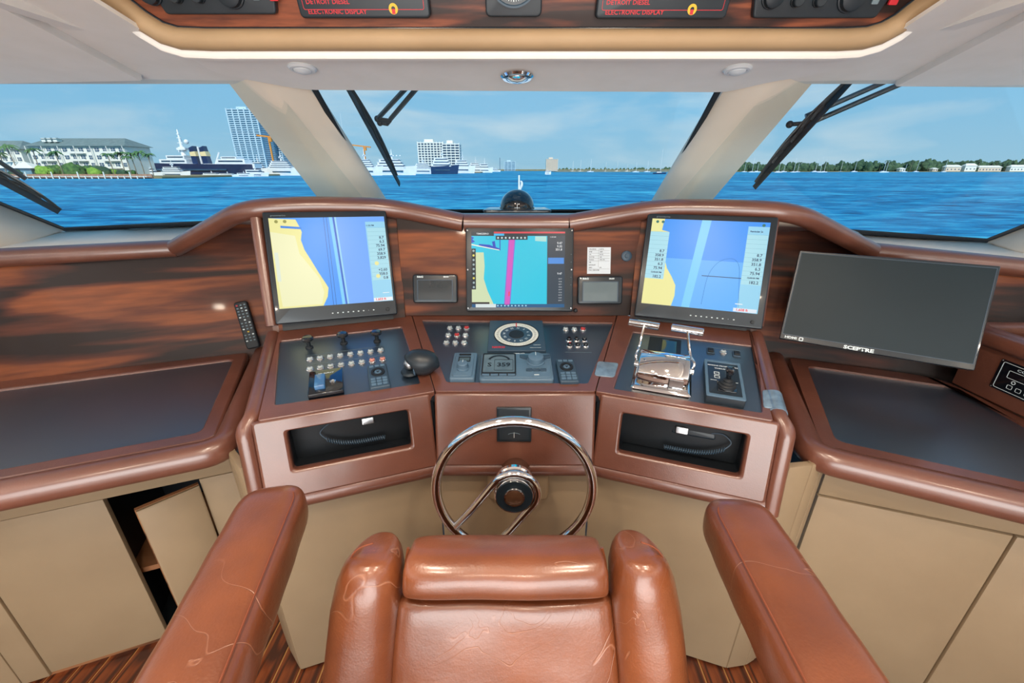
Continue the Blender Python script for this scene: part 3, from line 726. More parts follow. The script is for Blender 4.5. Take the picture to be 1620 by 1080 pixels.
obj('inside', bm, M['void'], cl, mcl @ CF.mat())
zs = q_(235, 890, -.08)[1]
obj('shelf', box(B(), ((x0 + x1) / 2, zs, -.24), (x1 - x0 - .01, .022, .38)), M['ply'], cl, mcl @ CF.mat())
# door, hinged at the right of the opening, standing ajar
ang = R(24); xh = xr - .004; wd = (xr - q_(222, 797)[0]) * .97
Df = Fr(CF.w(xh, 0, .002), -(CF.u * cos(ang)) + CF.n * sin(ang), (0, 0, 1))
zt = zr - .018
dr = obj('door', slab(B(), [(0, .05), (wd, .05), (wd, zt), (0, zt)], [(0, 0), (0, .014)]), M['ply'], cl, mcl @ Df.mat(), label='small cabinet door standing ajar')
obj('door_pad', slab(B(), [(0, .05), (wd - .003, .05), (wd - .003, zt - .002), (0, zt - .002)], [(0, -.012), (.003, -.014)][::-1] if False else [(0, 0), (0, -.010), (.006, -.014)]), M['vinyl'], dr)

# right cabinet: rail, posts and one big panel
cr_ = thing('side_cabinet', 'beige vinyl cabinet under the right desk with one closed panel', 'cabinet', (1.3, .9, 0))
mcr = Matrix.Translation((-1.3, -.9, 0))
RF = Fr((.949, 1.016, 0), (.943, -.334, 0), (0, 0, 1))
ra = RF.at(1293, 783); rb = RF.at(1606, 852); zr2 = ra[1]
cpart(cr_, mcr, RF, 'top_rail', -.0, 1.2, zr2 + .003, .905, r=.006)
cpart(cr_, mcr, RF, 'door', ra[0] + .002, rb[0] - .002, .03, zr2 - .002, r=.010, label='large closed vinyl door panel')
cpart(cr_, mcr, RF, 'post', rb[0] + .002, 1.2, .012, zr2 - .002, r=.008)
cpart(cr_, mcr, RF, 'floor_trim', -.0, 1.2, 0, .03, M['ply'], c=-.01)
obj('carcass', box(B(), (.6, .45, -.2), (1.2, .85, .3)), M['void'], cr_, mcr @ RF.mat())

# right side unit: leather box with the engraved panel
su = thing('side_unit', 'brown leather box at the far right with a white lined black panel', 'cabinet', (1.9, .9, .95))
msu = Matrix.Translation((-1.9, -.9, -.95))
SF = Fr((1.66, 1.40, .955), (0, -1, 0), (0, 0, 1))          # u runs toward the viewer
zt_ = SF.at(1555, 535)[1]
obj('face', slab(B(), [(0, 0), (1.3, 0), (1.3, zt_), (0, zt_)], [(0, -.30), (0, -.004), (.004, 0)]), M['hide'], su, msu @ SF.mat())
obj('top_roll', sweep(B(), [SF.w(.0, zt_ + .012, -.30), SF.w(.0, zt_ + .012, -.03), SF.w(.03, zt_ + .012, .0), SF.w(1.3, zt_ + .012, .0)], .03, .034, 14, up=(0, 0, 1), ex=1.2), M['hide'], su, msu)
obj('top_pad', slab(B(), [(0, -.36), (1.3, -.36), (1.3, 0), (0, 0)], rprof(.03, .01), ), M['hide'], su, msu @ Fr(SF.w(0, zt_ + .0, 0), SF.u, SF.n * -1 if False else SF.n).mat() @ Matrix.Translation((0, 0, 0)))
pm_, pw, ph = SF.rect((1585, 567), (1700, 612), (1683, 655), (1568, 610), .0)
a = SF.at(1585, 567); b = SF.at(1568, 610); pw = .26; ph = abs(a[1] - b[1]) + .004
x0 = (a[0] + b[0]) / 2
cp_ = thing('computer_panel', 'black switch panel with white outlines set in the leather box', 'panel', SF.mat(x0 + pw / 2, (a[1] + b[1]) / 2, .0))
obj('plate', slab(B(), rrect(pw, ph, .004), rprof(.004, .001)), M['gloss'], cp_)
def outline(w, h, r, th, z0=.004, z1=.0048, cx_=0, cy_=0): return ringp(B(), rrect(w, h, r, 4, cx_, cy_), rrect(w - 2 * th, h - 2 * th, max(r - th, .0005), 4, cx_, cy_), z0, z1)
obj('white_line', outline(pw - .02, ph - .012, .006, .0016), M['white'], cp_)
obj('white_line', outline(pw - .07, .026, .004, .0014, cy_=.012), M['white'], cp_)
for i in range(6):
    obj('key', outline(.016, .014, .003, .0012, cx_=-pw / 2 + .055 + i * .026, cy_=-.028), M['white'], cp_)
obj('ring_mark', ringp(B(), rrect(.012, .012, .006, 5, -pw / 2 + .06, -.010), rrect(.008, .008, .004, 5, -pw / 2 + .06, -.010), .004, .0048), M['white'], cp_)
text('COMPUTER', .011, M['white'], cp_, -.03, .034, .0046, sx=1.6, bold=.0002)
for sx_ in (-1, 1):
    for sy_ in (-1, 1): obj('screw', lathe(B(), [(0, .004), (.0022, .004), (.0018, .0056), (0, .006)], 10, (sx_ * (pw / 2 - .005), sy_ * (ph / 2 - .004))), M['steel'], cp_)

# ============================================================ OVERHEAD CONSOLE
OC = Fr((cx, 1.28, 2.03), (1, 0, 0), (0, -.35, .937))
oh = thing('overhead_console', 'rosewood overhead instrument console edged with a tan padded bolster', 'console', (cx, 1.28, 2.03))
moh = Matrix.Translation((-cx, -1.28, -2.03))
pl = [(205, -2), (233, 20), (260, 37), (283, 44), (330, 46)]; pr = [(1330, 46), (1368, 44), (1392, 37), (1414, 25), (1448, -2)]
A_ = [V(OC.at(*q)) for q in pl]; Bq = [V(OC.at(*q)) for q in pr]
ed = [A_[0] + (A_[0] - A_[1]) * 6] + A_ + Bq + [Bq[-1] + (Bq[-1] - Bq[-2]) * 6]
out_ = [tuple(p) for p in ed]
obj('wood_face', slab(B(), out_[::-1] if False else out_, [(0, -.02), (0, 0)]), M['rose_top'], oh, moh @ OC.mat())
pathb = [OC.w(p[0], p[1], .002) for p in ed]
ctr3 = OC.w(0, .3, 0)
off = []
for i, p in enumerate(ed):
    a = ed[max(i - 1, 0)]; b = ed[min(i + 1, len(ed) - 1)]; t2 = (b - a).normalized(); nn = V((t2.y, -t2.x))
    off.append(OC.w(p.x + nn.x * .022, p.y + nn.y * .022, .008))
obj('bolster', sweep(B(), off, .024, .028, 16, up=OC.n, ex=1.1), M['tan'], oh, moh)
obj('edge_bead', sweep(B(), pathb, .005, .005, 8, up=OC.n), M['bezel'], oh, moh)
off2 = []
for i, p in enumerate(ed):
    a = ed[max(i - 1, 0)]; b = ed[min(i + 1, len(ed) - 1)]; t2 = (b - a).normalized(); nn = V((t2.y, -t2.x))
    off2.append(OC.w(p.x + nn.x * .050, p.y + nn.y * .050, -.004))
obj('lower_skirt', sweep(B(), off2, .018, .026, 12, up=OC.n, ex=1.2), M['liner'], oh, moh)
def pod(px0, px1, pyb, h, name, label, cat, group=None):
    a = OC.at(px0, pyb, .0); b = OC.at(px1, pyb, .0); w_ = b[0] - a[0]
    t_ = thing(name, label, cat, OC.mat((a[0] + b[0]) / 2, a[1] + h / 2, .0), group)
    return t_, w_
def knob(parent, x, y, r, h, z=.0, mt='plastic', name='knob', ring=False):
    bm = lathe(B(), [(0, z), (r * 1.12, z), (r * 1.1, z + h * .25), (r, z + h * .3), (r * .93, z + h * .92), (r * .8, z + h), (0, z + h)], 24, (x, y))
    o = obj(name, bm, M[mt], parent)
    obj('pointer', box(B(), (x, y + r * .5, z + h + .0004), (.0016, r * .7, .0012)), M['white'], o)
    return o
# audio control panels at both ends
for s, (p0, p1, yb) in ((-1, (250, 441, 22)), (1, (1187, 1398, 28))):
    side = 'left' if s < 0 else 'right'
    t_, w_ = pod(p0, p1, yb, .11, 'radio_set', f'black radio panel with knobs on the {side} of the overhead console', 'radio', 'overhead instruments')
    h_ = .11
    obj('housing', slab(B(), rpoly([(-w_ / 2 + (.0), -h_ / 2), (w_ / 2 - .03, -h_ / 2), (w_ / 2, h_ / 2), (-w_ / 2 - .03, h_ / 2)] if s > 0 else [(-w_ / 2 + .03, -h_ / 2), (w_ / 2, -h_ / 2), (w_ / 2 + .03, h_ / 2), (-w_ / 2, h_ / 2)], .008), rprof(.016, .004)), M['plastic'], t_)
    for x, r in ((-.135, .024), (-.075, .013), (-.022, .013), (.055, .030)): knob(t_, x, -.012 if r > .02 else -.02, r, .018, .016)
    obj('button', slab(B(), rrect(.016, .012, .002, 3, .115, -.022), rprof(.004, .001, 4, .016)), M['greypr'], t_)
    obj('button', slab(B(), rrect(.018, .006, .001, 2, .119, -.002), rprof(.002, .0005, 4, .016)), M['white'], t_)
    obj('red_switch', slab(B(), rrect(.020, .034, .002, 3, .158, -.012), rprof(.006, .001, 4, .016)), M['red'], t_)
    obj('label_stripe', box(B(), (.158, -.010, .0224), (.018, .003, .001)), M['white'], t_)
# engine displays
for s, (p0, p1, yb) in ((-1, (481, 683, 28)), (1, (940, 1143, 29))):
    side = 'left' if s < 0 else 'right'
    t_, w_ = pod(p0, p1, yb, .13, 'engine_display', f'dark engine display with red lettering, {side} of the round overhead gauge', 'display', 'overhead instruments')
    obj('housing', slab(B(), rrect(w_, .13, .010), rprof(.020, .005)), M['plastic'], t_)
    obj('red_line', outline(w_ - .026, .106, .004, .0012, .020, .0208, 0, 0.005), M['red'], t_)
    obj('screen', slab(B(), rrect(w_ * .62, .05, .003, 3, -.022, .017), rprof(.0015, .0005, 4, .020)), mat('lcd_green', s2l(132, 142, 112), .3, coat=.4, var=(6, s2l(120, 132, 104), .3, .7)), t_)
    text('DETROIT DIESEL', .0125, M['red'], t_, -w_ / 2 + .022, -.033, .0208, align='LEFT', sx=1.15, bold=.0002)
    text('ELECTRONIC DISPLAY', .0125, M['red'], t_, -w_ / 2 + .022, -.052, .0208, align='LEFT', sx=1.15, bold=.0002)
    obj('button', slab(B(), rrect(.026, .030, .003, 3, w_ / 2 - .045, -.012), rprof(.003, .001, 4, .020)), M['white'], t_)
    obj('emblem', ringp(B(), rrect(.022, .022, .011, 5, w_ / 2 - .088, -.046), rrect(.010, .010, .005, 5, w_ / 2 - .088, -.046), .020, .0212), M['yellow'], t_)
    obj('emblem', flat(B(), [(w_ / 2 - .092, -.056), (w_ / 2 - .084, -.056), (w_ / 2 - .084, -.046), (w_ / 2 - .092, -.046)], .0215), M['red'], t_)
# round gauge
t_, w_ = pod(769, 856, 26, .165, 'rudder_gauge', 'round rudder angle gauge in a black square at the top centre', 'gauge', 'overhead instruments')
obj('housing', slab(B(), rrect(w_, .165, .012), rprof(.016, .004)), M['plastic'], t_)
cy0 = -.003
obj('dial', lathe(B(), [(0, .016), (.058, .016), (.058, .018), (0, .018)], 40, (0, cy0)), M['bezel'], t_)
obj('dial_rim', lathe(B(), [(.056, .016), (.062, .016), (.062, .022), (.058, .022), (.056, .018)], 40, (0, cy0)), M['greydk'], t_)
for k in range(-12, 13):
    a = R(-90 + k * 7); L_ = .012 if k % 4 == 0 else .005
    m_ = Matrix.Translation((0, cy0, 0)) @ Matrix.Rotation(a, 4, 'Z')
    obj('tick', box(B(), (.050 - L_ / 2, 0, .0186), (L_, .0022 if k % 4 == 0 else .0012, .0008)), M['white'], t_, m_)
obj('boat_outline', sweep(B(), [(-.018, cy0 + .03, .0185), (-.018, cy0 - .02, .0185), (-.010, cy0 - .042, .0185), (.010, cy0 - .042, .0185), (.018, cy0 - .02, .0185), (.018, cy0 + .03, .0185)], .0012, seg=6), M['white'], t_)
obj('pointer', box(B(), (0, cy0 - .02, .0196), (.0025, .05, .001)), M['white'], t_)

# ============================================================ STEERING WHEEL
wc = V((.006, .87, .915)); WF = Fr(wc, (1, 0, 0), (0, sin(R(4)), cos(R(4))))
sw = thing('steering_wheel', 'polished chrome steering wheel on a leather covered column before the centre dash', 'steering wheel', WF.mat())
RR = .2065
obj('rim', sweep(B(), [(RR * cos(2 * pi * i / 72), RR * sin(2 * pi * i / 72), 0) for i in range(72)], .0135, seg=16, closed=True, up=(0, 0, 1)), M['chrome'], sw)
dd = V((cos(R(234)), sin(R(234)), 0)); pp = V((-dd.y, dd.x, 0)); ru = .061
Lg = math.sqrt(RR ** 2 - ru ** 2) - .004
pth = [(-pp * ru + dd * Lg), (-pp * ru + dd * .10)] + [(-pp * cos(pi * i / 16) - dd * sin(pi * i / 16)) * ru for i in range(17)] + [(pp * ru + dd * .10), (pp * ru + dd * Lg)]
pth = [V(p) + V((0, 0, .012)) if 1 <= i <= len(pth) - 2 else V(p) for i, p in enumerate(pth)]
obj('spoke_loop', sweep(B(), pth, .0105, seg=12, up=(0, 0, 1)), M['chrome'], sw)
hb = obj('hub', lathe(B(), [(0, -.035), (.046, -.035), (.050, -.02), (.053, .0), (.053, .014), (.050, .018), (.0, .018)], 40), M['chrome'], sw)
obj('hub_face', lathe(B(), [(.0, .018), (.049, .018), (.050, .022), (.047, .026), (.030, .025), (.0, .025)], 40), M['bezel'], hb)
obj('hub_ring', lathe(B(), [(.024, .025), (.0275, .027), (.0265, .030), (.0235, .029), (.024, .025)], 36), M['chrome'], sw)
obj('hub_badge', lathe(B(), [(0, .025), (.0245, .0255), (.018, .0285), (0, .0295)], 36), M['brass'], sw)
obj('groove_ring', lathe(B(), [(.0475, .020), (.0515, .022), (.050, .0255), (.047, .024)], 40), M['chrome'], sw)
ca_ = WF.mat().inverted() @ V((.008, .905, .908)); cb_ = WF.mat().inverted() @ V((.012, 1.115, .775))
obj('column', sweep(B(), [ca_, ca_.lerp(cb_, .1), ca_.lerp(cb_, .5), cb_], .046, seg=28, scales=[.9, 1, 1.04, 1.12]), M['brass'], sw)
obj('column_collar', lathe(B(), [(.047, -.045), (.052, -.042), (.052, -.032), (.047, -.028)], 28), M['chrome'], sw)
# ============================================================ HELM CHAIR
# padded back, head roll, wings and arms
hcb = thing('helm_chair', 'worn brown leather helm chair with padded wings, head roll and wide armrests', 'chair', (-.02, .45, 0))
mch = Matrix.Translation((.02, -.45, 0))
CB_ = Fr(O0 + ray(795, 935) * .78, (1, 0, 0), (0, .30, .954))
def cpx(px, py, c=0): return CB_.at(px, py, c)
def cushion(name, rows, th, front, c=0, ex=2.6, ey=4.0, nx=22, ny=40, skew=0.0, wr=.0):
    """rows: (pixel y, left x, right x) down the cushion; soft superelliptic crown to the front"""
    ys = [cpx(810, r_[0], c)[1] for r_ in rows]
    Lx = [cpx(r_[1], r_[0], c)[0] for r_ in rows]; Rx = [cpx(r_[2], r_[0], c)[0] for r_ in rows]
    def at_(y):
        for i in range(len(ys) - 1):
            if ys[i] >= y >= ys[i + 1] - 1e-9:
                f = (ys[i] - y) / (ys[i] - ys[i + 1]); return Lx[i] + (Lx[i + 1] - Lx[i]) * f, Rx[i] + (Rx[i + 1] - Rx[i]) * f
        return Lx[-1], Rx[-1]
    bm = B(); F_, K_ = [], []
    for j in range(ny + 1):
        v = -cos(pi * j / ny) if ny < 60 else -1 + 2 * j / ny
        y = (ys[0] + ys[-1]) / 2 - v * (ys[0] - ys[-1]) / 2
        l_, r_ = at_(min(max(y, ys[-1]), ys[0])); fr, bk = [], []
        for i in range(nx + 1):
            u = -cos(pi * i / nx); x = (l_ + r_) / 2 + u * (r_ - l_) / 2
            k = max(0, 1 - abs(u) ** ex) ** (1 / ex) * max(0, 1 - abs(v) ** ey) ** (1 / ey)
            wz = wr * noise.noise(V((x * 9, y * 9, c * 7))) * k
            fr.append(bm.verts.new((x, y, front * k + wz))); bk.append(fr[-1] if (i in (0, nx) or j in (0, ny)) else bm.verts.new((x, y, -th * k)))
        F_.append(fr); K_.append(bk)
    for j in range(ny):
        for i in range(nx):
            bm.faces.new((F_[j][i], F_[j + 1][i], F_[j + 1][i + 1], F_[j][i + 1]))
            q = []
            for vv in (K_[j][i], K_[j][i + 1], K_[j + 1][i + 1], K_[j + 1][i]):
                if vv not in q: q.append(vv)
            if len(q) > 2 and not all(vv in (F_[j][i], F_[j + 1][i], F_[j + 1][i + 1], F_[j][i + 1]) for vv in q):
                bm.faces.new(q)
    return obj(name, bm, M['chair'], hcb, mch @ CB_.mat(0, 0, c), sharp=80)
lo = 430
cushion('backrest', [(934, 630, 964), (945, 628, 966), (1060, 620, 978), (1080 + lo, 618, 982)], .06, .045, ex=5, ey=9, wr=.006)
cushion('head_roll', [(862, 655, 945), (870, 648, 952), (884, 645, 956), (930, 643, 958)], .07, .060, c=.012, ex=7, ey=2.4, nx=30, wr=.004)
cushion('wing_cushion', [(870, 572, 612), (874, 560, 622), (884, 548, 630), (906, 538, 635), (950, 528, 633), (1075, 514, 622), (1080 + lo, 510, 620)], .09, .060, c=.020, ex=2.3, ey=9, wr=.008)
cushion('wing_cushion', [(866, 990, 1028), (870, 980, 1040), (880, 972, 1052), (902, 966, 1062), (950, 967, 1072), (1075, 978, 1086), (1080 + lo, 980, 1090)], .09, .060, c=.020, ex=2.3, ey=9, wr=.008)
# piping along the seams
def pipe(pix, c, r=.0016, name='piping', mt='stitch'):
    P = bez([CB_.w(*cpx(*q, c), c) for q in pix], 5)
    return obj(name, sweep(B(), P, r, seg=6), M[mt], hcb, mch)
pipe([(522, 1078), (530, 985), (543, 915), (562, 872), (590, 859)], .034)
pipe([(1080, 1078), (1073, 985), (1060, 915), (1042, 872), (1014, 857)], .034)
for xx in (640, 960): pipe([(xx, 930), (xx + (2 if xx < 800 else -2), 895), (xx + (6 if xx < 800 else -8), 866)], .010, .003, mt='chair')
# arms
def arm(tip, near, lab, s):
    a = O0 + ray(*tip[:2]) * tip[2]; b = O0 + ray(*near[:2]) * near[2]
    d = (b - a); far = b + d * 1.1
    n = 22; P = []; S = []
    for i in range(n + 1):
        f = i / n; p = a.lerp(far, f)
        P.append(p)
    head = [(-.030, .42), (-.024, .62), (-.012, .82), (.004, .95)]
    path = [a + d.normalized() * q for q, _ in head] + [p + V((0, 0, .0)) for p in P[1:]]
    sc_ = [(k, k) for _, k in head]
    for i in range(1, n + 1):
        f = i / n; w = 1 + .0 * f + .012 * sin(i * 2.1 + s) + .008 * sin(i * 5.3)
        sc_.append((w, w))
    bm = sweep(B(), path, .066, .050, 28, up=(0, 0, 1), ex=1.75, scales=sc_)
    o = obj('armrest', bm, M['chair'], hcb, mch, sharp=80, sub=1, label=lab)
    # stitched seam along the inner top edge
    dn = d.normalized(); side = dn.cross(V((0, 0, 1))).normalized()
    sd = side if side.x * s < 0 else -side
    q = [a + dn * .0 + sd * .030 + V((0, 0, .040)), a + dn * .03 + sd * .050 + V((0, 0, .044)), a + dn * .10 + sd * .052 + V((0, 0, .0455)), a + dn * .3 + sd * .052 + V((0, 0, .0455)), far + sd * .052 + V((0, 0, .0455))]
    obj('seam', sweep(B(), bez(q, 6), .0016, seg=6), M['stitch'], o)
    return o
arm((437, 800, .865), (312, 1080, .56), 'left armrest', -1)
arm((1162, 822, .835), (1306, 1080, .555), 'right armrest', 1)
# seat frame, seat and pedestal (below the picture)
bm = slab(B(), rrect(.60, .50, .08, 5, 0, 0), rprof(.12, .04))
obj('seat', bm, M['chair'], hcb, Matrix.Translation((0, -.22, .56)))
obj('pedestal', lathe(B(), [(0, 0), (.24, 0), (.24, .02), (.07, .05), (.06, .56), (0, .56)], 28), M['steel'], hcb, Matrix.Translation((0, -.16, .004)))
for s in (-1, 1):
    obj('arm_bracket', sweep(B(), [(s * .27, -.20, .62), (s * .40, -.16, .80), (s * .42, -.14, 1.01)], .018, .03, 10), M['steel'], hcb)

# ============================================================ MONITORS
def screenrect(w, h, z, mt): return slab(B(), [(-w / 2, -h / 2), (w / 2, -h / 2), (w / 2, h / 2), (-w / 2, h / 2)], [(0, z - .002), (0, z)]), mt
col = lambda *c: flatmat('screen_' + '_'.join(map(str, c)), c)
SB, SB2, SYEL, SPALE, SCH = col(62, 152, 246), col(96, 178, 252), col(236, 232, 158), col(170, 222, 236), col(120, 205, 245)
SLY, SBL, SLB, SRED, SGR, SDK = col(238, 238, 192), col(112, 170, 250), col(150, 212, 240), col(236, 60, 70), col(110, 206, 190), col(16, 48, 90)
def poly(parent, name, pts, z, mt): return obj(name, flat(B(), pts, z), mt, parent)
def nav_monitor(f, tl, tr, br, bl, stl, str_, sbr, sbl, label, c0=.035):
    m_, w_, h_ = f.rect(tl, tr, br, bl, c0)
    t_ = thing('chart_monitor', label, 'monitor', m_, 'large chart monitors')
    _, sw_, sh_ = f.rect(stl, str_, sbr, sbl, c0)
    sm_ = (m_.inverted() @ f.rect(stl, str_, sbr, sbl, c0)[0]).translation
    hs = obj('housing', slab(B(), rrect(w_, h_, .006), rprof(.040, .005, 3, -.034)), M['bezel'], t_)
    S_ = Matrix.Translation((sm_.x, sm_.y, .0066))
    scn = obj('screen', slab(B(), [(-sw_ / 2, -sh_ / 2), (sw_ / 2, -sh_ / 2), (sw_ / 2, sh_ / 2), (-sw_ / 2, sh_ / 2)], [(0, -.002), (0, 0)]), SB, t_, S_)
    for i in range(9):
        obj('touch_key', lathe(B(), [(0, .006), (.0032 if i != 7 else .0012, .006), (.0028 if i != 7 else .001, .0072), (0, .0072)], 10, (-.02 + i * .0185, -h_ / 2 + (.024)), sy=.7), M['white'], t_)
    kb = obj('power_knob', lathe(B(), [(0, .006), (.007, .006), (.006, .011), (0, .012)], 16, (w_ / 2 - .035, -h_ / 2 + .022)), M['rubber'], t_)
    return t_, scn, sw_, sh_
def readouts(scn, x, y, w, rows, h=.0142, left=False):
    """column of data boxes, rows = list of text"""
    obj('data_column', flat(B(), [(x, y - h * len(rows)), (x + w, y - h * len(rows)), (x + w, y), (x, y)], .0008), SPALE, scn)
    for i, t in enumerate(rows):
        yy = y - h * (i + .5)
        obj('rule', flat(B(), [(x, y - h * i - .0006), (x + w, y - h * i - .0006), (x + w, y - h * i), (x, y - h * i)], .0011), SDK2, scn)
        if t: text(t, .0145 if len(t) < 7 else .008, SDK, scn, x + w * .86, yy, .0013, align='RIGHT', bold=.0003)
SDK2 = col(110, 170, 190)
tL, sL, w_, h_ = nav_monitor(UL_, (411, 337), (606, 333), (633, 497), (440, 512), (424, 348), (607, 341), (622, 474), (444, 490), 'left chart monitor showing a yellow coast beside blue water')
X = lambda u: -w_ / 2 + u * w_
Y = lambda v: h_ / 2 - v * h_
poly(sL, 'water', [(X(.55), Y(1)), (X(1), Y(1)), (X(1), Y(0)), (X(.5), Y(0))], .0002, SBL)
coast = [(0, 0), (.22, .02), (.245, .10), (.26, .16), (.245, .25), (.265, .36), (.31, .48), (.36, .62), (.40, .72), (.43, .80), (.415, .90), (.37, 1.0), (0, 1)]
poly(sL, 'land', [(X(a), Y(b)) for a, b in coast][::-1], .0004, SYEL)
poly(sL, 'land', [(X(a), Y(b)) for a, b in [(0, .15), (.2, .2), (.22, .4), (.36, .68), (.39, .85), (.36, .98), (.03, .98)]][::-1], .0005, SLY)
poly(sL, 'dock_channel', [(X(.09), Y(.085)), (X(.26), Y(.105)), (X(.26), Y(.13)), (X(.09), Y(.11))][::-1], .0006, col(40, 130, 226))
for u0, u1, c in ((.505, .53, SCH), (.535, .55, col(36, 100, 200)), (.55, .565, SLB)):
    poly(sL, 'channel', [(X(u0 + .03), Y(1)), (X(u1 + .03), Y(1)), (X(u1), Y(0)), (X(u0), Y(0))], .0007, c)
for u in (.455, .48): poly(sL, 'contour', [(X(u), Y(1)), (X(u + .004), Y(1)), (X(u + .004), Y(0)), (X(u), Y(0))], .0007, col(30, 90, 180))
poly(sL, 'sidebar', [(X(.82), Y(1)), (X(1), Y(1)), (X(1), Y(0.06)), (X(.82), Y(0.06))], .0003, SLB)
readouts(sL, X(.83), Y(.13), .17 * w_, ['', '', '8.7', '6.3', '75.94', '69.7', '358.9', '3,829', '', '', '+2.60', '358.0', '0.8'], h=h_ * .0475)
text('11:03 PM', .008, SDK, sL, X(.86), Y(.105), .001, bold=.0002)
for a, b in ((.06, .03), (.13, .03)): obj('icon', lathe(B(), [(0, .0009), (.006, .0009), (0, .001)], 12, (X(a), Y(b + .01))), col(150, 150, 80), sL)
for vv in (.55, .70): obj('icon', lathe(B(), [(0, .0014), (.008, .0014), (0, .0015)], 12, (X(.885), Y(vv))), SYEL, sL)
poly(sL, 'scale_box', [(X(.82), Y(.995)), (X(.995), Y(.995)), (X(.995), Y(.955)), (X(.82), Y(.955))], .0016, col(235, 240, 245))
text('1,603 ft', .013, SRED, sL, X(.885), Y(.975), .002, bold=.0003)
poly(sL, 'scale_bar', [(X(.91), Y(.905)), (X(.97), Y(.905)), (X(.97), Y(.898)), (X(.91), Y(.898))], .0016, col(240, 245, 250))
obj('side_label', slab(B(), [(X(.015), Y(.38)), (X(.045), Y(.38)), (X(.045), Y(.70)), (X(.015), Y(.70))][::-1], [(0, .0009), (0, .001)]), col(222, 232, 214), sL)

tR, sR, w_, h_ = nav_monitor(UR_, (1026, 337), (1233, 345), (1204, 520), (1002, 500), (1032, 346), (1219, 353), (1197, 497), (1015, 479), 'right chart monitor showing a pale channel through blue water')
poly(sR, 'water_near', [(X(.0), Y(1)), (X(1), Y(1)), (X(1), Y(.45)), (X(.0), Y(.45))], .0002, SB2)
poly(sR, 'land', [(X(a), Y(b)) for a, b in [(0, 0), (.115, 0), (.105, .06), (.10, .13), (.17, .15), (.17, .5), (.19, .57), (.24, .66), (.285, .76), (.29, .88), (.27, 1), (0, 1)]][::-1], .0004, SYEL)
poly(sR, 'channel', [(X(.36), Y(1)), (X(.43), Y(1)), (X(.52), Y(0)), (X(.44), Y(0))], .0005, SCH)
pts_ = [(X(.53 + .0), Y(.95)), (X(.55), Y(.65)), (X(.60), Y(.5)), (X(.67), Y(.43)), (X(.75), Y(.42)), (X(.80), Y(.5)), (X(.82), Y(.7)), (X(.84), Y(.95))]
obj('range_curve', sweep(B(), bez([(a, b, .0008) for a, b in pts_], 4), .0006, .0002, 4, up=(0, 0, 1)), col(36, 110, 200), sR)
poly(sR, 'heading_line', [(X(.5), Y(.63)), (X(.83), Y(.63)), (X(.83), Y(.622)), (X(.5), Y(.622))], .0009, SDK)
poly(sR, 'sidebar', [(X(.83), Y(1)), (X(1), Y(1)), (X(1), Y(.05)), (X(.83), Y(.05))], .0003, SLB)
readouts(sR, X(.0), Y(.15), .17 * w_, ['', '', '', '', '8.7', '358.9', '351.8', '6.3', '75.94', '12:00:00 PM', '182.2'], h=h_ * .05)
readouts(sR, X(.83), Y(.14), .165 * w_, ['', '', '', '', '8.7', '358.9', '351.8', '6.3', '75.94', '12:00:00 PM', '182.2'], h=h_ * .05)
text('Reminder 2s', .008, SDK, sR, X(.90), Y(.105), .001, bold=.0003)
for a, b in ((.05, .035), (.10, .035), (.95, .035)): obj('icon', lathe(B(), [(0, .0009), (.0055, .0009), (0, .001)], 12, (X(a), Y(b))), col(60, 120, 110), sR)
poly(sR, 'scale_box', [(X(.80), Y(.995)), (X(.99), Y(.995)), (X(.99), Y(.955)), (X(.80), Y(.955))], .0016, col(225, 235, 245))
text('1,608 ft', .013, SRED, sR, X(.87), Y(.975), .002, bold=.0003)
poly(sR, 'scale_bar', [(X(.81), Y(.915)), (X(.87), Y(.915)), (X(.87), Y(.906)), (X(.81), Y(.906))], .0016, col(240, 245, 250))
for q in (tL, tR): text('greenmarine', .009, M['greypr'], q, -.165, .19, .0066, sx=1.1)

# centre chart plotter
m_, w_, h_ = UC_.rect((736, 360), (908, 360), (905, 492), (739, 492), .02)
tC = thing('chart_plotter', 'square centre plotter with a magenta track across turquoise water', 'monitor', m_)
obj('housing', slab(B(), rrect(w_, h_, .006), rprof(.028, .004, 3, -.02)), M['bezel'], tC)
for sx_ in (-1, 1):
    for k in (-1, 0, 1): obj('screw', lathe(B(), [(0, .008), (.003, .008), (.0025, .0095), (0, .010)], 10, (sx_ * (w_ / 2 - .007), k * (h_ / 2 - .012))), M['steel'], tC)
    for k in range(5): obj('key_dot', lathe(B(), [(0, .008), (.0015, .008), (.001, .009), (0, .009)], 8, (w_ / 2 - .009, -.06 + k * .03)), M['greypr'], tC) if sx_ > 0 else None
ms_, ws, hs = UC_.rect((746, 367), (894, 367), (892, 486), (747, 486), .02)
off_ = (m_.inverted() @ ms_).translation
sc_ = obj('screen', slab(B(), [(-ws / 2, -hs / 2), (ws / 2, -hs / 2), (ws / 2, hs / 2), (-ws / 2, hs / 2)], [(0, -.002), (0, 0)]), col(18, 196, 226), tC, Matrix.Translation((off_.x, off_.y, .0088)))
X = lambda u: -ws / 2 + u * ws
Y = lambda v: hs / 2 - v * hs
CP = lambda n, pts, z, c: poly(sc_, n, [(X(a), Y(b)) for a, b in pts][::-1], z, c)
CP('land', [(0.03, .27), (.13, .27), (.14, .45), (.13, .62), (.17, .78), (.25, 1), (0, 1), (0, .3)], .0003, col(206, 220, 178))
CP('dock', [(0, .16), (.30, .235), (.30, .245), (0, .175)], .0005, col(236, 240, 220))
CP('quay', [(.08, .16), (.19, .17), (.23, .19), (.22, .13), (.25, .12), (.26, .20), (.30, .22), (.30, .10), (.31, .10), (.31, .245), (.08, .19)], .0004, col(24, 70, 190))
CP('shoal', [(0, .06), (.03, .08), (.01, .10), (.04, .13), (0, .15)], .0004, col(24, 70, 190))
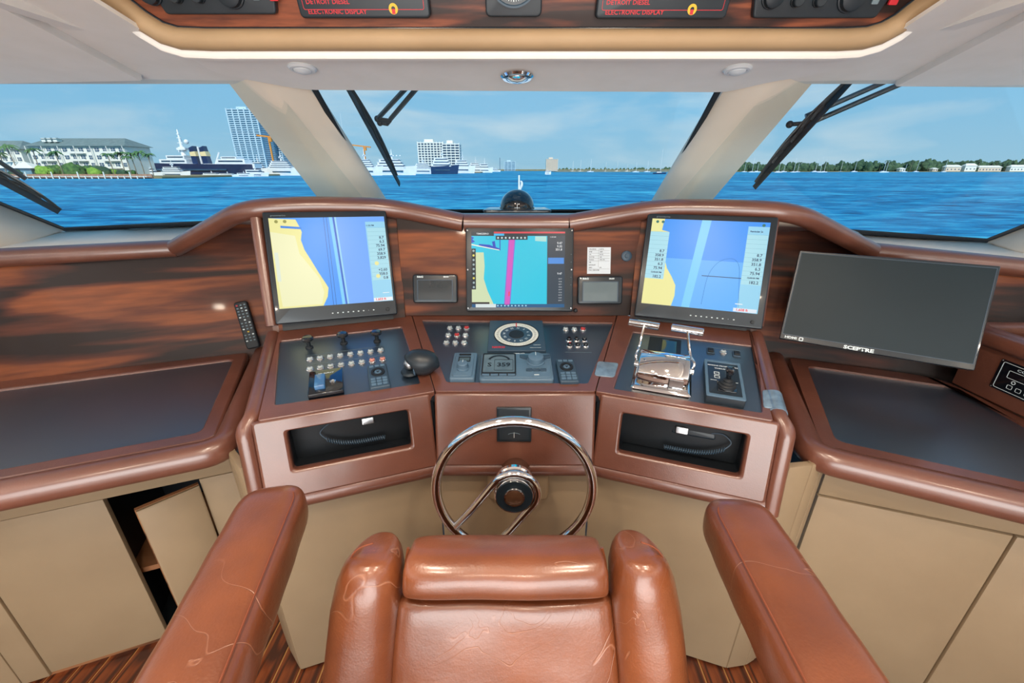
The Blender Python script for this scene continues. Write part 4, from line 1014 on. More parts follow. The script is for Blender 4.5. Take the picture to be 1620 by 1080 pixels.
CP('shoal', [(.68, .06), (.80, .06), (.80, .13), (.68, .12)], .0003, col(170, 220, 214))
CP('track', [(.395, .10), (.47, .10), (.415, .97), (.345, .97)], .0005, col(120, 110, 210))
CP('track', [(.405, .10), (.46, .10), (.405, .97), (.355, .97)], .0006, col(206, 84, 190))
CP('own_ship', [(.395, .80), (.405, .78), (.41, .80), (.405, .85), (.395, .85)], .0008, SRED)
CP('banner', [(.24, 0), (1, 0), (1, .022), (.24, .022)], .0006, col(220, 70, 84))
CP('menu_bar', [(0, 0), (.24, 0), (.24, .022), (1, .022), (1, .055), (0, .055)], .0006, col(30, 50, 62))
CP('tool_bar', [(.26, .055), (.60, .055), (.60, .105), (.26, .105)], .0007, col(30, 50, 62))
CP('tab', [(.24, .025), (.35, .025), (.35, .053), (.24, .053)], .0008, col(60, 180, 230))
for i in range(8): obj('icon', lathe(B(), [(0, .001), (.004, .001), (0, .0011)], 6, (X(.285 + i * .041), Y(.08))), col(200, 220, 224), sc_)
CP('data_bar', [(.81, .055), (1, .055), (1, .955), (.81, .955)], .0006, col(44, 62, 78))
CP('task_bar', [(0, .955), (1, .955), (1, 1), (0, 1)], .0006, col(12, 84, 132))
CP('task_white', [(.04, .955), (.26, .955), (.26, 1), (.04, 1)], .0007, col(214, 226, 226))
for i in range(9): obj('icon', lathe(B(), [(0, .001), (.0036, .001), (0, .0011)], 6, (X(.28 + i * .038), Y(.977))), col(150, 210, 230), sc_)
CP('tool_column', [(0, .22), (.045, .22), (.045, .76), (0, .76)], .0008, col(24, 40, 50))
for i in range(9): obj('icon', lathe(B(), [(0, .0011), (.0045, .0011), (0, .0012)], 8, (X(.022), Y(.25 + i * .06))), col(226, 214, 96) if i in (1, 6) else col(160, 180, 184), sc_)
CP('alarm_box', [(0, .93), (.19, .93), (.19, .955), (0, .955)], .0009, col(40, 30, 34))
CP('wave_box', [(.82, .34), (.99, .34), (.99, .42), (.82, .42)], .0008, col(70, 140, 220))
WT = col(220, 228, 232)
for i, t in enumerate(('9.47', '9.32', '351.8')): text(t, .012, WT, sc_, X(.97), Y(.15 + i * .042), .001, align='RIGHT', bold=.0002)
text('9.47', .011, WT, sc_, X(.97), Y(.55), .001, align='RIGHT', bold=.0002)
text('TIMEZERO', .008, WT, sc_, X(.12), Y(.028), .001, sx=1.3, bold=.0002)
text('11:00 AM', .006, WT, sc_, X(.87), Y(.07), .001, bold=.0001)
for i in range(9): text('10:22' if i % 2 else '357.9', .0062, WT, sc_, X(.97), Y(.62 + i * .036), .001, align='RIGHT')

# two small instrument displays
for k, (P, lb, mt_) in enumerate((([(654, 434), (724, 434), (724, 479), (654, 479)], 'small dark instrument display on the wood left of the centre plotter', (28, 38, 44)), ([(914, 437), (984, 437), (984, 481), (913, 481)], 'small instrument display with a grey screen right of the centre plotter', (92, 108, 114)))):
    m_, w_, h_ = UC_.rect(*P, .012)
    t_ = thing('instrument_display', lb, 'display', m_, 'small instrument displays')
    obj('housing', slab(B(), rrect(w_, h_, .010), rprof(.022, .006, 4, -.011)), M['bezel'], t_)
    obj('screen', slab(B(), rrect(w_ * .76, h_ * .68, .002, 3, 0, -h_ * .05), [(0, .010), (0, .0116)]), mat('small_screen', s2l(*mt_), .25, coat=.5, var=(7, s2l(*[q + 8 for q in mt_]), .3, .7)), t_)
    obj('screen_rim', ringp(B(), rrect(w_ * .80, h_ * .73, .003, 3, 0, -h_ * .05), rrect(w_ * .76, h_ * .68, .002, 3, 0, -h_ * .05), .011, .0128), M['greydk'], t_)
    text('B&G', .010, M['white'], t_, -w_ * .33, h_ * .41, .0113, sx=1.3, bold=.0004)
    text('00:00', .008, M['white'], t_, w_ * .25, h_ * .41, .0113, sx=1.2, bold=.0003)
# paper card, round button
m_, w_, h_ = UC_.rect((930, 391), (967, 391), (965, 433), (928, 433), .0012)
t_ = thing('paper_card', 'white typed data card taped above the right small display', 'card', m_)
obj('sheet', box(B(), (0, 0, 0), (w_, h_, .0008)), M['paper'], t_)
for i in range(9):
    y = h_ / 2 - .008 - i * (h_ - .012) / 9
    if i < 5 or i == 7: obj('rule', box(B(), (0, y - .005, .0006), (w_ * .9, .0006, .0003)), M['ink'], t_)
    text(('CRUISING', 'RPM', 'OIL', 'WATER', 'TRANS', 'AIR', 'EXHAUST', 'GEN', 'FULL 2300 RPM')[i], .0064, M['ink'], t_, -w_ * .43, y, .0007, align='LEFT', bold=.0001)
    if i in (0, 1, 2, 3, 4, 7): text(('DATA', '1800', '60-70', '185', '180-190', '', '', 'OK')[i], .0064, M['ink'], t_, w_ * .02, y, .0007, align='LEFT', bold=.0001)
obj('rule', box(B(), (-w_ * .02, .01, .0006), (.0006, h_ * .7, .0003)), M['ink'], t_)
a = UC_.at(991, 405)
t_ = thing('round_plug', 'small dark round plug in the wood beside the paper card', 'plug', UC_.mat(*a, 0))
obj('body', lathe(B(), [(0, 0), (.021, 0), (.021, .005), (.017, .008), (.009, .0085), (.008, .012), (0, .012)], 24), M['greydk'], t_)
a = UC_.at(911, 491, .02)
t_ = thing('cable_knob', 'tiny black gland knob at the lower right corner of the plotter', 'knob', UC_.mat(*a, .008))
obj('body', lathe(B(), [(0, -.01), (.006, -.01), (.008, -.002), (.008, .006), (.005, .010), (0, .011)], 16), M['rubber'], t_)
obj('cable', sweep(B(), bez([(-.005, 0, 0), (-.03, -.004, .002), (-.06, -.002, .004)], 5), .002, seg=6), M['rubber'], t_)

# blank wide screen on the right desk
bl = onz(1233, 535, 1.10); ud = V((cos(R(31)), -sin(R(31)), 0)) * .542
nb = V((-ud.y, ud.x, 0)).normalized()
TF = Fr(bl, ud, nb * sin(R(23)) + V((0, 0, cos(R(23)))))
w_ = ud.length; h_ = .342
tv = thing('wide_monitor', 'large blank black wide screen leaning over the right desk', 'monitor', TF.mat(w_ / 2, h_ / 2, 0))
obj('housing', slab(B(), rrect(w_, h_, .004, 3), [(0.004, -.035), (0, -.03), (0, -.002), (.002, 0)]), M['bezel'], tv)
obj('screen', slab(B(), rrect(w_ - .016, h_ - .030, .001, 2, 0, .006), [(0, -.001), (0, .0008)]), M['tv'], tv)
obj('bezel_line', ringp(B(), rrect(w_ - .012, h_ - .026, .001, 2, 0, .006), rrect(w_ - .016, h_ - .030, .001, 2, 0, .006), -.001, .0014), M['greydk'], tv)
obj('wall_bracket', box(box(B(), (-.10, -.02, -.06), (.12, .12, .06)), (-.10, -.02, -.034), (.2, .16, .01)), M['plastic'], tv)
text('SCEPTRE', .017, M['white'], tv, -.03, -h_ / 2 + .008, .0012, sx=1.3, bold=.0008)
text('HDMI', .012, M['white'], tv, -w_ / 2 + .035, -h_ / 2 + .010, .0012, sx=1.3, bold=.0005)
obj('energy_mark', ringp(B(), rrect(.014, .014, .003, 2, -w_ / 2 + .068, -h_ / 2 + .010), rrect(.008, .008, .002, 2, -w_ / 2 + .068, -h_ / 2 + .010), .0002, .0014), M['white'], tv)

# remote control upright against the left wood wall
m_, w_, h_ = WFL.rect((376, 477), (401, 476), (407, 549), (391, 553), .02)
w_ = .052; h_ = .21
a = WFL.at(391, 514, .02)
rc = thing('remote_control', 'black television remote standing against the left wood wall', 'remote', WFL.mat(a[0], a[1], .02, R(7)))
obj('body', slab(B(), rrect(w_, h_, .010), rprof(.022, .006, 3, -.012)), M['rubber'], rc)
bmx = [M['greypr'], M['white'], M['red'], M['yellow']]
for r_ in range(13):
    for c in range(3):
        if r_ in (5, 9) and c != 1: continue
        mt_ = bmx[2] if (r_ == 0 and c == 0) else (M['white'] if (r_ * 3 + c) % 4 == 0 else M['greypr'])
        if r_ == 9: mt_ = M['yellow']
        obj('key', slab(B(), rrect(.008, .0055, .002, 2, (c - 1) * .015, h_ / 2 - .016 - r_ * .0132), rprof(.003, .001, 2, .009)), mt_, rc)
# ============================================================ DASH DEVICES
DL, DC, DR = FR['DL'], FR['DC'], FR['DR']
PZ = -.006                                     # face of the sunk black panels
ordn = ['first', 'second', 'third', 'fourth', 'fifth', 'sixth', 'seventh', 'eighth', 'ninth']
def z6(px, py): return (960 + px / 5.4, 490 + py / 5.4)
def z4(px, py): return (430 + px / 5.786, 500 + py / 5.786)
def z5(px, py): return (660 + px / 5.4, 490 + py / 5.4)
# three pull knobs
for i, q in enumerate(((345, 290), (660, 250), (965, 232))):
    a = DL.at(*z4(*q), PZ)
    t_ = thing('pull_knob', f'{["left", "middle", "right"][i]} black mushroom pull knob at the back of the left dash', 'knob', DL.mat(*a, PZ), 'pull knobs on the left dash')
    obj('stem', lathe(B(), [(0, 0), (.013, 0), (.013, .004), (.007, .008), (.007, .030), (0, .030)], 20), M['rubber'], t_)
    obj('cap', lathe(B(), [(0, .026), (.012, .028), (.019, .034), (.0195, .040), (.015, .045), (.007, .0465), (0, .047)], 24), M['gloss'], t_)
# push buttons
def button(f, px, py, label, group, lens='clear', name='push_button'):
    a = f.at(px, py, PZ)
    t_ = thing(name, label, 'button', f.mat(*a, PZ), group)
    obj('bezel_ring', lathe(B(), [(0, 0), (.0125, 0), (.0125, .003), (.0105, .005), (.009, .004), (0, .004)], 20), M['chrome'], t_)
    obj('lens', lathe(B(), [(0, .004), (.0095, .004), (.0088, .009), (.006, .0108), (0, .0115)], 18), M[lens], t_)
    obj('bulb_mark', box(B(), (0, 0, .0118), (.006, .003, .0012)), M['greydk'], t_)
    return t_
for r_, (p0, p1) in enumerate((((352, 400), (997, 317)), ((352, 490), (1015, 400)))):
    for i in range(8):
        f_ = i / 7; q = (p0[0] + (p1[0] - p0[0]) * f_, p0[1] + (p1[1] - p0[1]) * f_)
        ln = 'pinklens' if (r_ == 1 and i >= 6) else 'clear'
        row = 'upper' if r_ == 0 else 'lower'
        button(DL, *z4(*q), f'{"pink" if ln == "pinklens" else "clear"} push button, {ordn[i]} from the left in the {row} row, left dash', 'push buttons on the left dash', ln)
    a = V(DL.at(*z4(p0[0] - 30, p0[1] - 42), PZ)); b = V(DL.at(*z4(p1[0] + 30, p1[1] - 42), PZ)); d = b - a
    hc('printed_line', box(B(), ((a.x + b.x) / 2, (a.y + b.y) / 2, PZ + .0004), (d.length, .0010, .0006)), M['greypr'], m=DL.mat())
reds = {(0, 2): 'redlens', (1, 1): 'redlens'}
for r_, (xs_, y) in enumerate((((280, 352, 423), 160), ((265, 340, 413), 221), ((250, 326, 402), 285))):
    for i, x_ in enumerate(xs_):
        ln = reds.get((r_, i), 'clear')
        button(DC, *z5(x_, y), f'{"red" if ln == "redlens" else "clear"} push button, {ordn[i]} in the {["top", "middle", "bottom"][r_]} row left of the compass repeater', 'push buttons left of the compass repeater', ln)
for i, x_ in enumerate((1268, 1342, 1416)):
    ln = 'redlens' if i == 2 else 'clear'
    button(DC, *z5(x_, 171), f'{"red" if ln == "redlens" else "clear"} push button, {ordn[i]} in the row right of the compass repeater', 'push buttons right of the compass repeater', ln)
for r_, (xs_, y) in enumerate((((1296, 1362, 1427), 265), ((1302, 1370, 1438), 312))):
    for i, x_ in enumerate(xs_):
        a = DC.at(*z5(x_, y), PZ)
        t_ = thing('breaker_button', f'black breaker button, {ordn[i]} in the {["back", "front"][r_]} row on the centre dash', 'button', DC.mat(*a, PZ), 'black breaker buttons on the centre dash')
        obj('bezel_ring', lathe(B(), [(0, 0), (.0125, 0), (.0125, .003), (.010, .006), (0, .006)], 20), M['chrome'], t_)
        obj('cap', lathe(B(), [(0, .004), (.009, .004), (.009, .012), (.007, .015), (0, .0155)], 18), M['gloss'], t_)
        if r_ == 1: obj('arrow_mark', flat(B(), [(-.0035, .003), (.0035, .003), (0, -.004)][::-1], .0160), M['red'] if i == 0 else M['greydk'], t_)
for q0, q1 in (((1265, 362), (1490, 365)), ((250, 125), (440, 125)), ((1250, 133), (1440, 133))):
    a = V(DC.at(*z5(*q0), PZ)); b = V(DC.at(*z5(*q1), PZ)); d = b - a
    hc('printed_line', box(B(), ((a.x + b.x) / 2, (a.y + b.y) / 2, PZ + .0004), (d.length, .0012, .0006)), M['greypr'], m=DC.mat())
# left: jog lever box and keypad
m_, w_, h_ = DL.rect(z4(338, 532), z4(643, 490), z4(672, 692), z4(343, 748), .004)
t_ = thing('control_box', 'glossy black control box with a blue rocker on the left dash', 'control box', m_)
obj('housing', slab(B(), rrect(w_, h_, .003, 3), rprof(.020, .002, 3, -.010)), M['gloss'], t_)
obj('rocker', slab(B(), rrect(w_ * .30, h_ * .52, .003, 3, -w_ * .16, -h_ * .08), rprof(.014, .003, 3, .010)), mat('blue_rocker', s2l(60, 110, 160), .25, coat=.6, var=(30, s2l(110, 160, 200), .5, .75)), t_)
obj('lock_ring', lathe(B(), [(0, .010), (.009, .010), (.009, .013), (.006, .014), (.005, .0125), (0, .0125)], 20, (w_ * .20, -h_ * .1)), M['chrome'], t_)
text('MURPHY', .009, M['white'], t_, 0, h_ * .32, .0106, sx=1.3, bold=.0002)
def keypad(f, P, label):
    m_, w_, h_ = f.rect(*P, .006)
    t_ = thing('keypad', label, 'keypad', m_, 'grey dash keypads')
    obj('housing', slab(B(), rrect(w_, h_, .006), rprof(.018, .004, 3, -.012)), M['greydk'], t_)
    for r_, n_, y in ((0, 3, .40), (1, 3, -.16), (2, 3, -.27), (3, 3, -.38)):
        for i in range(n_):
            obj('key', slab(B(), rrect(w_ * .24, h_ * .075, .002, 2, (i - 1) * w_ * .28, y * h_), rprof(.003, .001, 2, .006)), M['grey'], t_)
    rr = min(w_ * .36, h_ * .19)
    obj('jog_ring', lathe(B(), [(rr * .62, .006), (rr, .006), (rr * .96, .010), (rr * .66, .010), (rr * .62, .006)], 26, (0, h_ * .12)), M['rubber'], t_)
    obj('jog_disc', lathe(B(), [(0, .006), (rr * .5, .006), (rr * .45, .009), (0, .0095)], 20, (0, h_ * .12)), M['grey'], t_)
    obj('jog_mark', flat(B(), [(-rr * .28, h_ * .12 + rr * .2), (0, h_ * .12 + rr * .05), (rr * .28, h_ * .12 + rr * .2), (0, h_ * .12 - rr * .35)][::-1], .0099), M['rubber'], t_)
keypad(DL, (z4(868, 462), z4(1045, 440), z4(1092, 640), z4(903, 676)), 'small grey keypad with a round jog pad on the left dash')
keypad(DC, (z5(1190, 430), z5(1345, 430), z5(1376, 620), z5(1212, 626)), 'small grey keypad with a round jog pad at the right of the centre dash')
# compass repeater
m_, w_, h_ = DC.rect(z5(620, 100), z5(1078, 100), z5(1094, 360), z5(600, 360), .006)
t_ = thing('compass_repeater', 'square compass repeater with a white ring dial on the centre dash', 'compass', m_)
obj('housing', slab(B(), rrect(w_, h_, .003, 3), rprof(.018, .002, 3, -.012)), M['greydk'], t_)
r0 = w_ * .392
c0_ = (0, .0)
obj('dial_ring', lathe(B(), [(r0 * .74, .006), (r0, .006), (r0, .0075), (r0 * .74, .0075), (r0 * .74, .006)], 60, c0_), mat('dial_white', s2l(222, 226, 214), .4, var=(20, s2l(232, 234, 224), .3, .7)), t_)
obj('dial_face', lathe(B(), [(0, .006), (r0 * .745, .006), (r0 * .745, .0068), (0, .0068)], 60, c0_), M['greydk'], t_)
obj('dial_centre', lathe(B(), [(0, .0068), (r0 * .34, .0068), (r0 * .33, .0095), (0, .0098)], 40, c0_), M['rubber'], t_)
obj('rim', lathe(B(), [(r0, .006), (r0 * 1.03, .006), (r0 * 1.03, .009), (r0, .009), (r0, .006)], 60, c0_), M['rubber'], t_)
bmk = B()
for k in range(72):
    m2 = Matrix.Rotation(R(k * 5), 4, 'Z'); l_ = .010 if k % 2 else .016
    box(bmk, (r0 * .86, 0, .0078), (l_ * .55, .0007, .0005), m2)
obj('degree_ticks', bmk, M['ink'], t_)
for k, s_ in enumerate(('N', '3', '6', 'E', '12', '15', 'S', '21', '24', 'W', '30', '33')):
    a = R(90 - k * 30 - 8)
    text(s_, .013, M['white'], t_, r0 * .56 * cos(a), r0 * .56 * sin(a), .0072, rot=a - pi / 2, bold=.0003)
obj('lubber_mark', box(B(), (0, r0 * .83, .0085), (.004, r0 * .36, .001)), M['red'], t_)
text('NAVICO', .016, M['red'], t_, -w_ * .31, -h_ * .40, .0063, sx=.75, bold=.0008)
obj('printed_lines', box(box(B(), (w_ * .35, -h_ * .33, .0063), (.026, .0015, .0005)), (w_ * .32, -h_ * .41, .0063), (.04, .0012, .0005)), M['white'], t_)
# follow-up lever control
m_, w_, h_ = DC.rect(z5(318, 378), z5(516, 378), z5(490, 602), z5(272, 602), .006)
t_ = thing('dial_control', 'grey control with a small window and round knob left of the autopilot', 'control box', m_)
obj('housing', slab(B(), rrect(w_, h_, .008), rprof(.020, .005, 3, -.012)), M['grey'], t_)
obj('frame_plate', slab(B(), rrect(w_ * .78, h_ * .88, .008), rprof(.004, .002, 3, .008)), M['grey'], t_)
obj('window', slab(B(), rrect(w_ * .50, h_ * .20, .002, 2, 0, h_ * .18), [(0, .011), (0, .0128)]), M['rubber'], t_)
obj('key_bar', slab(B(), rrect(w_ * .50, h_ * .07, .002, 2, 0, h_ * .36), [(0, .011), (0, .0130)]), M['rubber'], t_)
knob(t_, 0, -h_ * .18, w_ * .22, .024, .012, 'grey')
obj('lcd', slab(B(), rrect(w_ * .42, h_ * .12, .001, 2, 0, h_ * .17), [(0, .0125), (0, .0132)]), mat('lcd_dark', s2l(70, 92, 100), .3, var=(20, s2l(80, 102, 110), .3, .7)), t_)
# autopilot head
m_, w_, h_ = DC.rect(z5(552, 382), z5(1142, 382), z5(1166, 612), z5(527, 614), .006)
t_ = thing('autopilot', 'grey autopilot head reading 359 with a large round knob', 'autopilot', m_)
obj('housing', slab(B(), rrect(w_, h_, .012), rprof(.020, .006, 4, -.012)), M['grey'], t_)
obj('face_plate', slab(B(), rrect(w_ * .94, h_ * .88, .014), rprof(.003, .002, 3, .008)), M['grey'], t_)
sxx = -w_ * .24
obj('screen_frame', slab(B(), rrect(w_ * .47, h_ * .82, .006, 3, sxx, h_ * .02), rprof(.003, .001, 2, .011)), M['rubber'], t_)
obj('screen', slab(B(), rrect(w_ * .43, h_ * .66, .003, 3, sxx, h_ * .04), [(0, .0135), (0, .0145)]), mat('lcd_autopilot', s2l(84, 104, 114), .3, coat=.3, var=(30, s2l(100, 120, 128), .35, .7)), t_)
LCDI = mat('lcd_ink', s2l(20, 28, 36), .5)
text('359', .030, LCDI, t_, sxx + w_ * .065, h_ * -.03, .0148, bold=.0009)
text('S', .030, LCDI, t_, sxx - w_ * .13, h_ * -.03, .0148, bold=.0009)
obj('lcd_box', ringp(B(), rrect(w_ * .26, h_ * .40, .001, 1, sxx + w_ * .065, -h_ * .03), rrect(w_ * .25, h_ * .375, .001, 1, sxx + w_ * .065, -h_ * .03), .0144, .0149), LCDI, t_)
obj('lcd_arc', sweep(B(), [(sxx + w_ * .15 * cos(R(a)), h_ * .10 + h_ * .22 * sin(R(a)), .0148) for a in range(20, 161, 14)], .004, .0004, 6, up=(0, 0, 1)), LCDI, t_)
for i in range(4): obj('soft_key', slab(B(), rrect(w_ * .10, h_ * .05, .001, 2, sxx + (i - 1.5) * w_ * .115, -h_ * .38), rprof(.004, .001, 2, .012)), M['grey'], t_)
kx = w_ * .27
knob(t_, kx, h_ * .10, w_ * .115, .026, .011, 'grey')
for s_ in (-1, 1): obj('wing_key', slab(B(), rpoly([(kx + s_ * .022, h_ * .17), (kx + s_ * .052, h_ * .26), (kx + s_ * .054, h_ * .38), (kx + s_ * .022, h_ * .36)][::s_], .006), rprof(.003, .001, 2, .011)), M['greydk'], t_)
for i in range(3): obj('lower_key', slab(B(), rrect(w_ * .085, h_ * .08, .002, 2, kx + (i - 1) * w_ * .095, -h_ * .20), rprof(.004, .001, 2, .011)), M['greydk'], t_)
text('SIMRAD', .009, M['white'], t_, w_ * .04, h_ * .46, .0085, sx=1.3, bold=.0003)
obj('name_mark', box(B(), (kx, -h_ * .36, .0116), (.016, .004, .0006)), M['white'], t_)
# trackball pod sitting across the joint of left and centre dash
a = DC.at(672, 590, 0)
pm2 = DC.mat(a[0], a[1], .0, R(12))
t_ = thing('trackball_pod', 'dark grey egg shaped pod with a silver ball over the leather joint', 'trackball', pm2)
bm = B(); rings = []
prf = [(-.062, .42), (-.060, .62), (-.040, .86), (-.010, 1.0), (.022, .97), (.048, .78), (.064, .50), (.072, .12)]
path = [(-.030, .010, .038), (-.027, .010, .040), (-.016, .008, .042), (.0, .004, .041), (.018, -.001, .038), (.032, -.006, .034), (.042, -.010, .030), (.048, -.012, .026)]
obj('body', sweep(B(), bez(path, 3), .042, .041, 24, up=(0, 0, 1), scales=[(k, k) for k in [.94, .97, .99, 1.0, 1.02, 1.03, 1.04, 1.05, 1.05, 1.04, 1.03, 1.0, .96, .91, .84, .75, .64, .50, .38, .28, .16, .06]]), M['plastic'], t_, sharp=60)
obj('hood_rim', sweep(B(), [(-.031, 0.010 + .040 * cos(2 * pi * i / 28), .039 + .039 * sin(2 * pi * i / 28)) for i in range(28)], .003, seg=6, closed=True, up=(1, 0, 0)), M['grey'], t_)
obj('ball_cup', lathe(B(), [(0, 0), (.026, 0), (.030, .006), (.026, .012), (.016, .013), (0, .013)], 24, (-.046, .004), Matrix.Translation((0, 0, .006))), M['plastic'], t_)
obj('ball', sphere(B(), (-.045, .008, .038), .019, 22, 14), M['steel'], t_)
# tape pads on the leather
for P, lb in ((((945.5, 571), (979, 574), (972, 597), (940, 593)), 'grey tape patch over the joint of centre and right dash'), (((1206, 616), (1226, 617), (1230, 645), (1208, 644)), 'grey ribbed tape strip on the outer front corner of the right dash')):
    f = DC if P[0][0] < 1000 else DR
    Q = [f.at(*q, .003) for q in P]
    c_ = sum((V(q) for q in Q), V((0, 0))) / 4
    t_ = thing('tape_patch', lb, 'tape', f.mat(c_.x, c_.y, .0025), 'grey tape patches')
    L2 = [(q[0] - c_.x, q[1] - c_.y) for q in Q][::-1]
    obj('patch', slab(B(), rpoly(L2, .012), rprof(.0045, .002, 3, -.003)), M['tape'], t_)
    if P[0][0] > 1000:
        v0, v1 = Q[3][1], Q[0][1]; im = f.mat(c_.x, c_.y, .0025).inverted()
        obj('wrap', sweep(B(), [im @ f.w(LW + .021, v0, -.020), im @ f.w(LW + .021, v1, -.020)], .0255, .0285, 20, up=(0, 0, 1), ex=1.25), M['tape'], t_)
# right: flush glass display
m_, w_, h_ = DR.rect((1030.5, 533.5), (1078, 538.5), (1076, 566), (1021, 557), PZ)
t_ = thing('flush_display', 'flush dark glass display behind the chrome throttle', 'display', m_)
obj('plate', slab(B(), rrect(w_, h_ * 1.2, .003, 3, 0, -h_ * .1), [(0, 0), (0, .003)]), M['void'], t_)
obj('glass', slab(B(), rrect(w_ * .44, h_ * .8, .001, 2, w_ * .14, -h_ * .05), [(0, .003), (0, .0042)]), mat('dark_green_glass', s2l(18, 42, 40), .1, coat=.6, var=(9, s2l(26, 54, 50), .3, .7)), t_)
text('TRIM', .008, M['greypr'], t_, 0, h_ * .38, .0034, sx=1.3)
# square switches and button on the right dash
for i, (x_, y_) in enumerate(((1124, 556), (1165, 561))):
    a = DR.at(x_, y_, PZ)
    t_ = thing('square_switch', f'{["left", "right"][i]} small square black switch behind the thruster panel', 'switch', DR.mat(*a, PZ), 'square switches on the right dash')
    obj('housing', slab(B(), rrect(.026, .030, .003, 3), rprof(.005, .002)), M['greydk'], t_)
    obj('rocker', slab(B(), rrect(.018, .022, .002, 3), [(0, .004), (0, .008), (.002, .010)]), M['rubber'], t_)
button(DR, 1144, 558, 'clear push button between the two square switches on the right dash', 'push buttons on the right dash')
a = V(DR.at(1118, 549, PZ)); b = V(DR.at(1172, 555, PZ)); d = b - a
hc('printed_line', box(B(), ((a.x + b.x) / 2, (a.y + b.y) / 2, PZ + .0004), (d.length, .0012, .0006)), M['greypr'], m=DR.mat())
# thruster joystick panel
m_, w_, h_ = DR.rect((1117.6, 569), (1174.6, 576.5), (1176, 634), (1113, 624), .022)
t_ = thing('thruster_panel', 'raised black thruster panel with a joystick and white printing', 'control box', m_)
obj('housing', slab(B(), rrect(w_, h_, .004), rprof(.036, .003, 3, -.034)), M['plastic'], t_)
obj('frame', ringp(B(), rrect(w_, h_, .004), rrect(w_ * .84, h_ * .88, .003), -.002, .003), M['grey'], t_, bevel=.001)
text('MARINE PROPULSION', .0085, M['white'], t_, 0, h_ * .34, .0026, sx=1.05, bold=.0003)
text('THRUSTER', .0085, M['white'], t_, 0, h_ * .26, .0026, sx=1.2, bold=.0003)
for y in (.10, -.0): obj('box_mark', ringp(B(), rrect(w_ * .15, h_ * .075, .001, 1, -w_ * .18, y * h_ + .004), rrect(w_ * .11, h_ * .05, .001, 1, -w_ * .18, y * h_ + .004), .002, .0026), M['white'], t_)
for s_ in (-1, 1): obj('line_mark', box(B(), (s_ * w_ * .28, -h_ * .08, .0024), (w_ * .16, .0016, .0006)), M['white'], t_)
jc = (w_ * .04, -h_ * .22)
obj('joystick_plate', slab(B(), rrect(w_ * .50, h_ * .28, .003, 3, *jc), rprof(.004, .001, 2, .002)), M['gloss'], t_)
obj('joystick_boot', lathe(B(), [(0, .006), (.026, .006), (.024, .010), (.025, .013), (.019, .017), (.020, .020), (.013, .024), (.013, .028), (.008, .032), (0, .033)], 24, jc), M['rubber'], t_)
obj('joystick', lathe(B(), [(0, .030), (.006, .030), (.008, .036), (.0125, .058), (.013, .064), (.010, .068), (0, .069)], 20, (0, 0), Matrix.Translation((*jc, 0)) @ Matrix.Rotation(R(-4), 4, 'X')), M['gloss'], t_)
# chrome throttle
bm_, w_, h_ = DR.rect((1016, 577), (1091, 589), (1086, 626), (995, 612), .0)
m_ = bm_
t_ = thing('throttle', 'chrome twin lever throttle on the right dash', 'throttle', m_)
tw = .150
obj('base', slab(B(), rrect(tw + .026, .150, .008, 3, 0, -.002), [(0, PZ), (0, .006), (.004, .010), (.010, .014)]), M['chrome'], t_)
# body: arched top, side profile swept across
prof = [(-.058, .012), (-.060, .052)] + [(-.060 + .128 * (1 - cos(pi * i / 14)) / 2 * 1.0, .052 + .042 * sin(pi * i / 14) + .012 * i / 14) for i in range(1, 14)] + [(.068, .052), (.064, .012)]
prof = [(-.056, .010), (-.058, .046), (-.054, .058), (-.030, .076), (.0, .086), (.030, .084), (.052, .070), (.062, .048), (.062, .010)]
pr3 = [tuple(p) for p in [(q.x, q.y) for q in bez([(a, b, 0) for a, b in prof], 4)]]
mb_ = Matrix(((0, 0, 1, 0), (1, 0, 0, 0), (0, 1, 0, 0), (0, 0, 0, 1)))
obj('body', slab(B(), pr3, [(.004, -tw / 2), (0, -tw / 2 + .004), (0, tw / 2 - .004), (.004, tw / 2)], mb_), M['chrome'], t_, sharp=50)
obj('front_slot', box(B(), (.020, -.0595, .034), (.002, .003, .030)), M['gloss'], t_)
obj('front_plate', box(B(), (.042, -.0585, .033), (.040, .0025, .026)), M['steel'], t_)
for s, top, hb_ in ((-1, (1019, 515.5), ((995, 509), (1043, 517))), (1, (1088, 524), ((1062, 518), (1113, 526)))):
    piv = V((s * (tw / 2 + .006), .010, .040))
    c_h = .135
    a0 = V((*DR.at(*hb_[0], c_h), c_h)); a1 = V((*DR.at(*hb_[1], c_h), c_h))
    inv = bm_.inverted()
    w0 = inv @ DR.w(*a0); w1 = inv @ DR.w(*a1); wt = inv @ DR.w(*DR.at(top[0], top[1], c_h), c_h)
    lv = obj('lever', sweep(B(), bez([piv, piv + V((s * .006, .0, .03)), (piv + wt) / 2 + V((s * .004, .0, -.01)), wt], 6), .0042, seg=10), M['chrome'], t_)
    obj('pivot', sweep(B(), [piv + V((-s * .012, 0, 0)), piv + V((s * .008, 0, 0))], .010, seg=16), M['chrome'], t_)
    obj('handle', sweep(B(), [w0, w0.lerp(w1, .02), w0.lerp(w1, .98), w1], .0125, seg=20, scales=[.88, 1, 1, .88]), M['chrome'], t_)
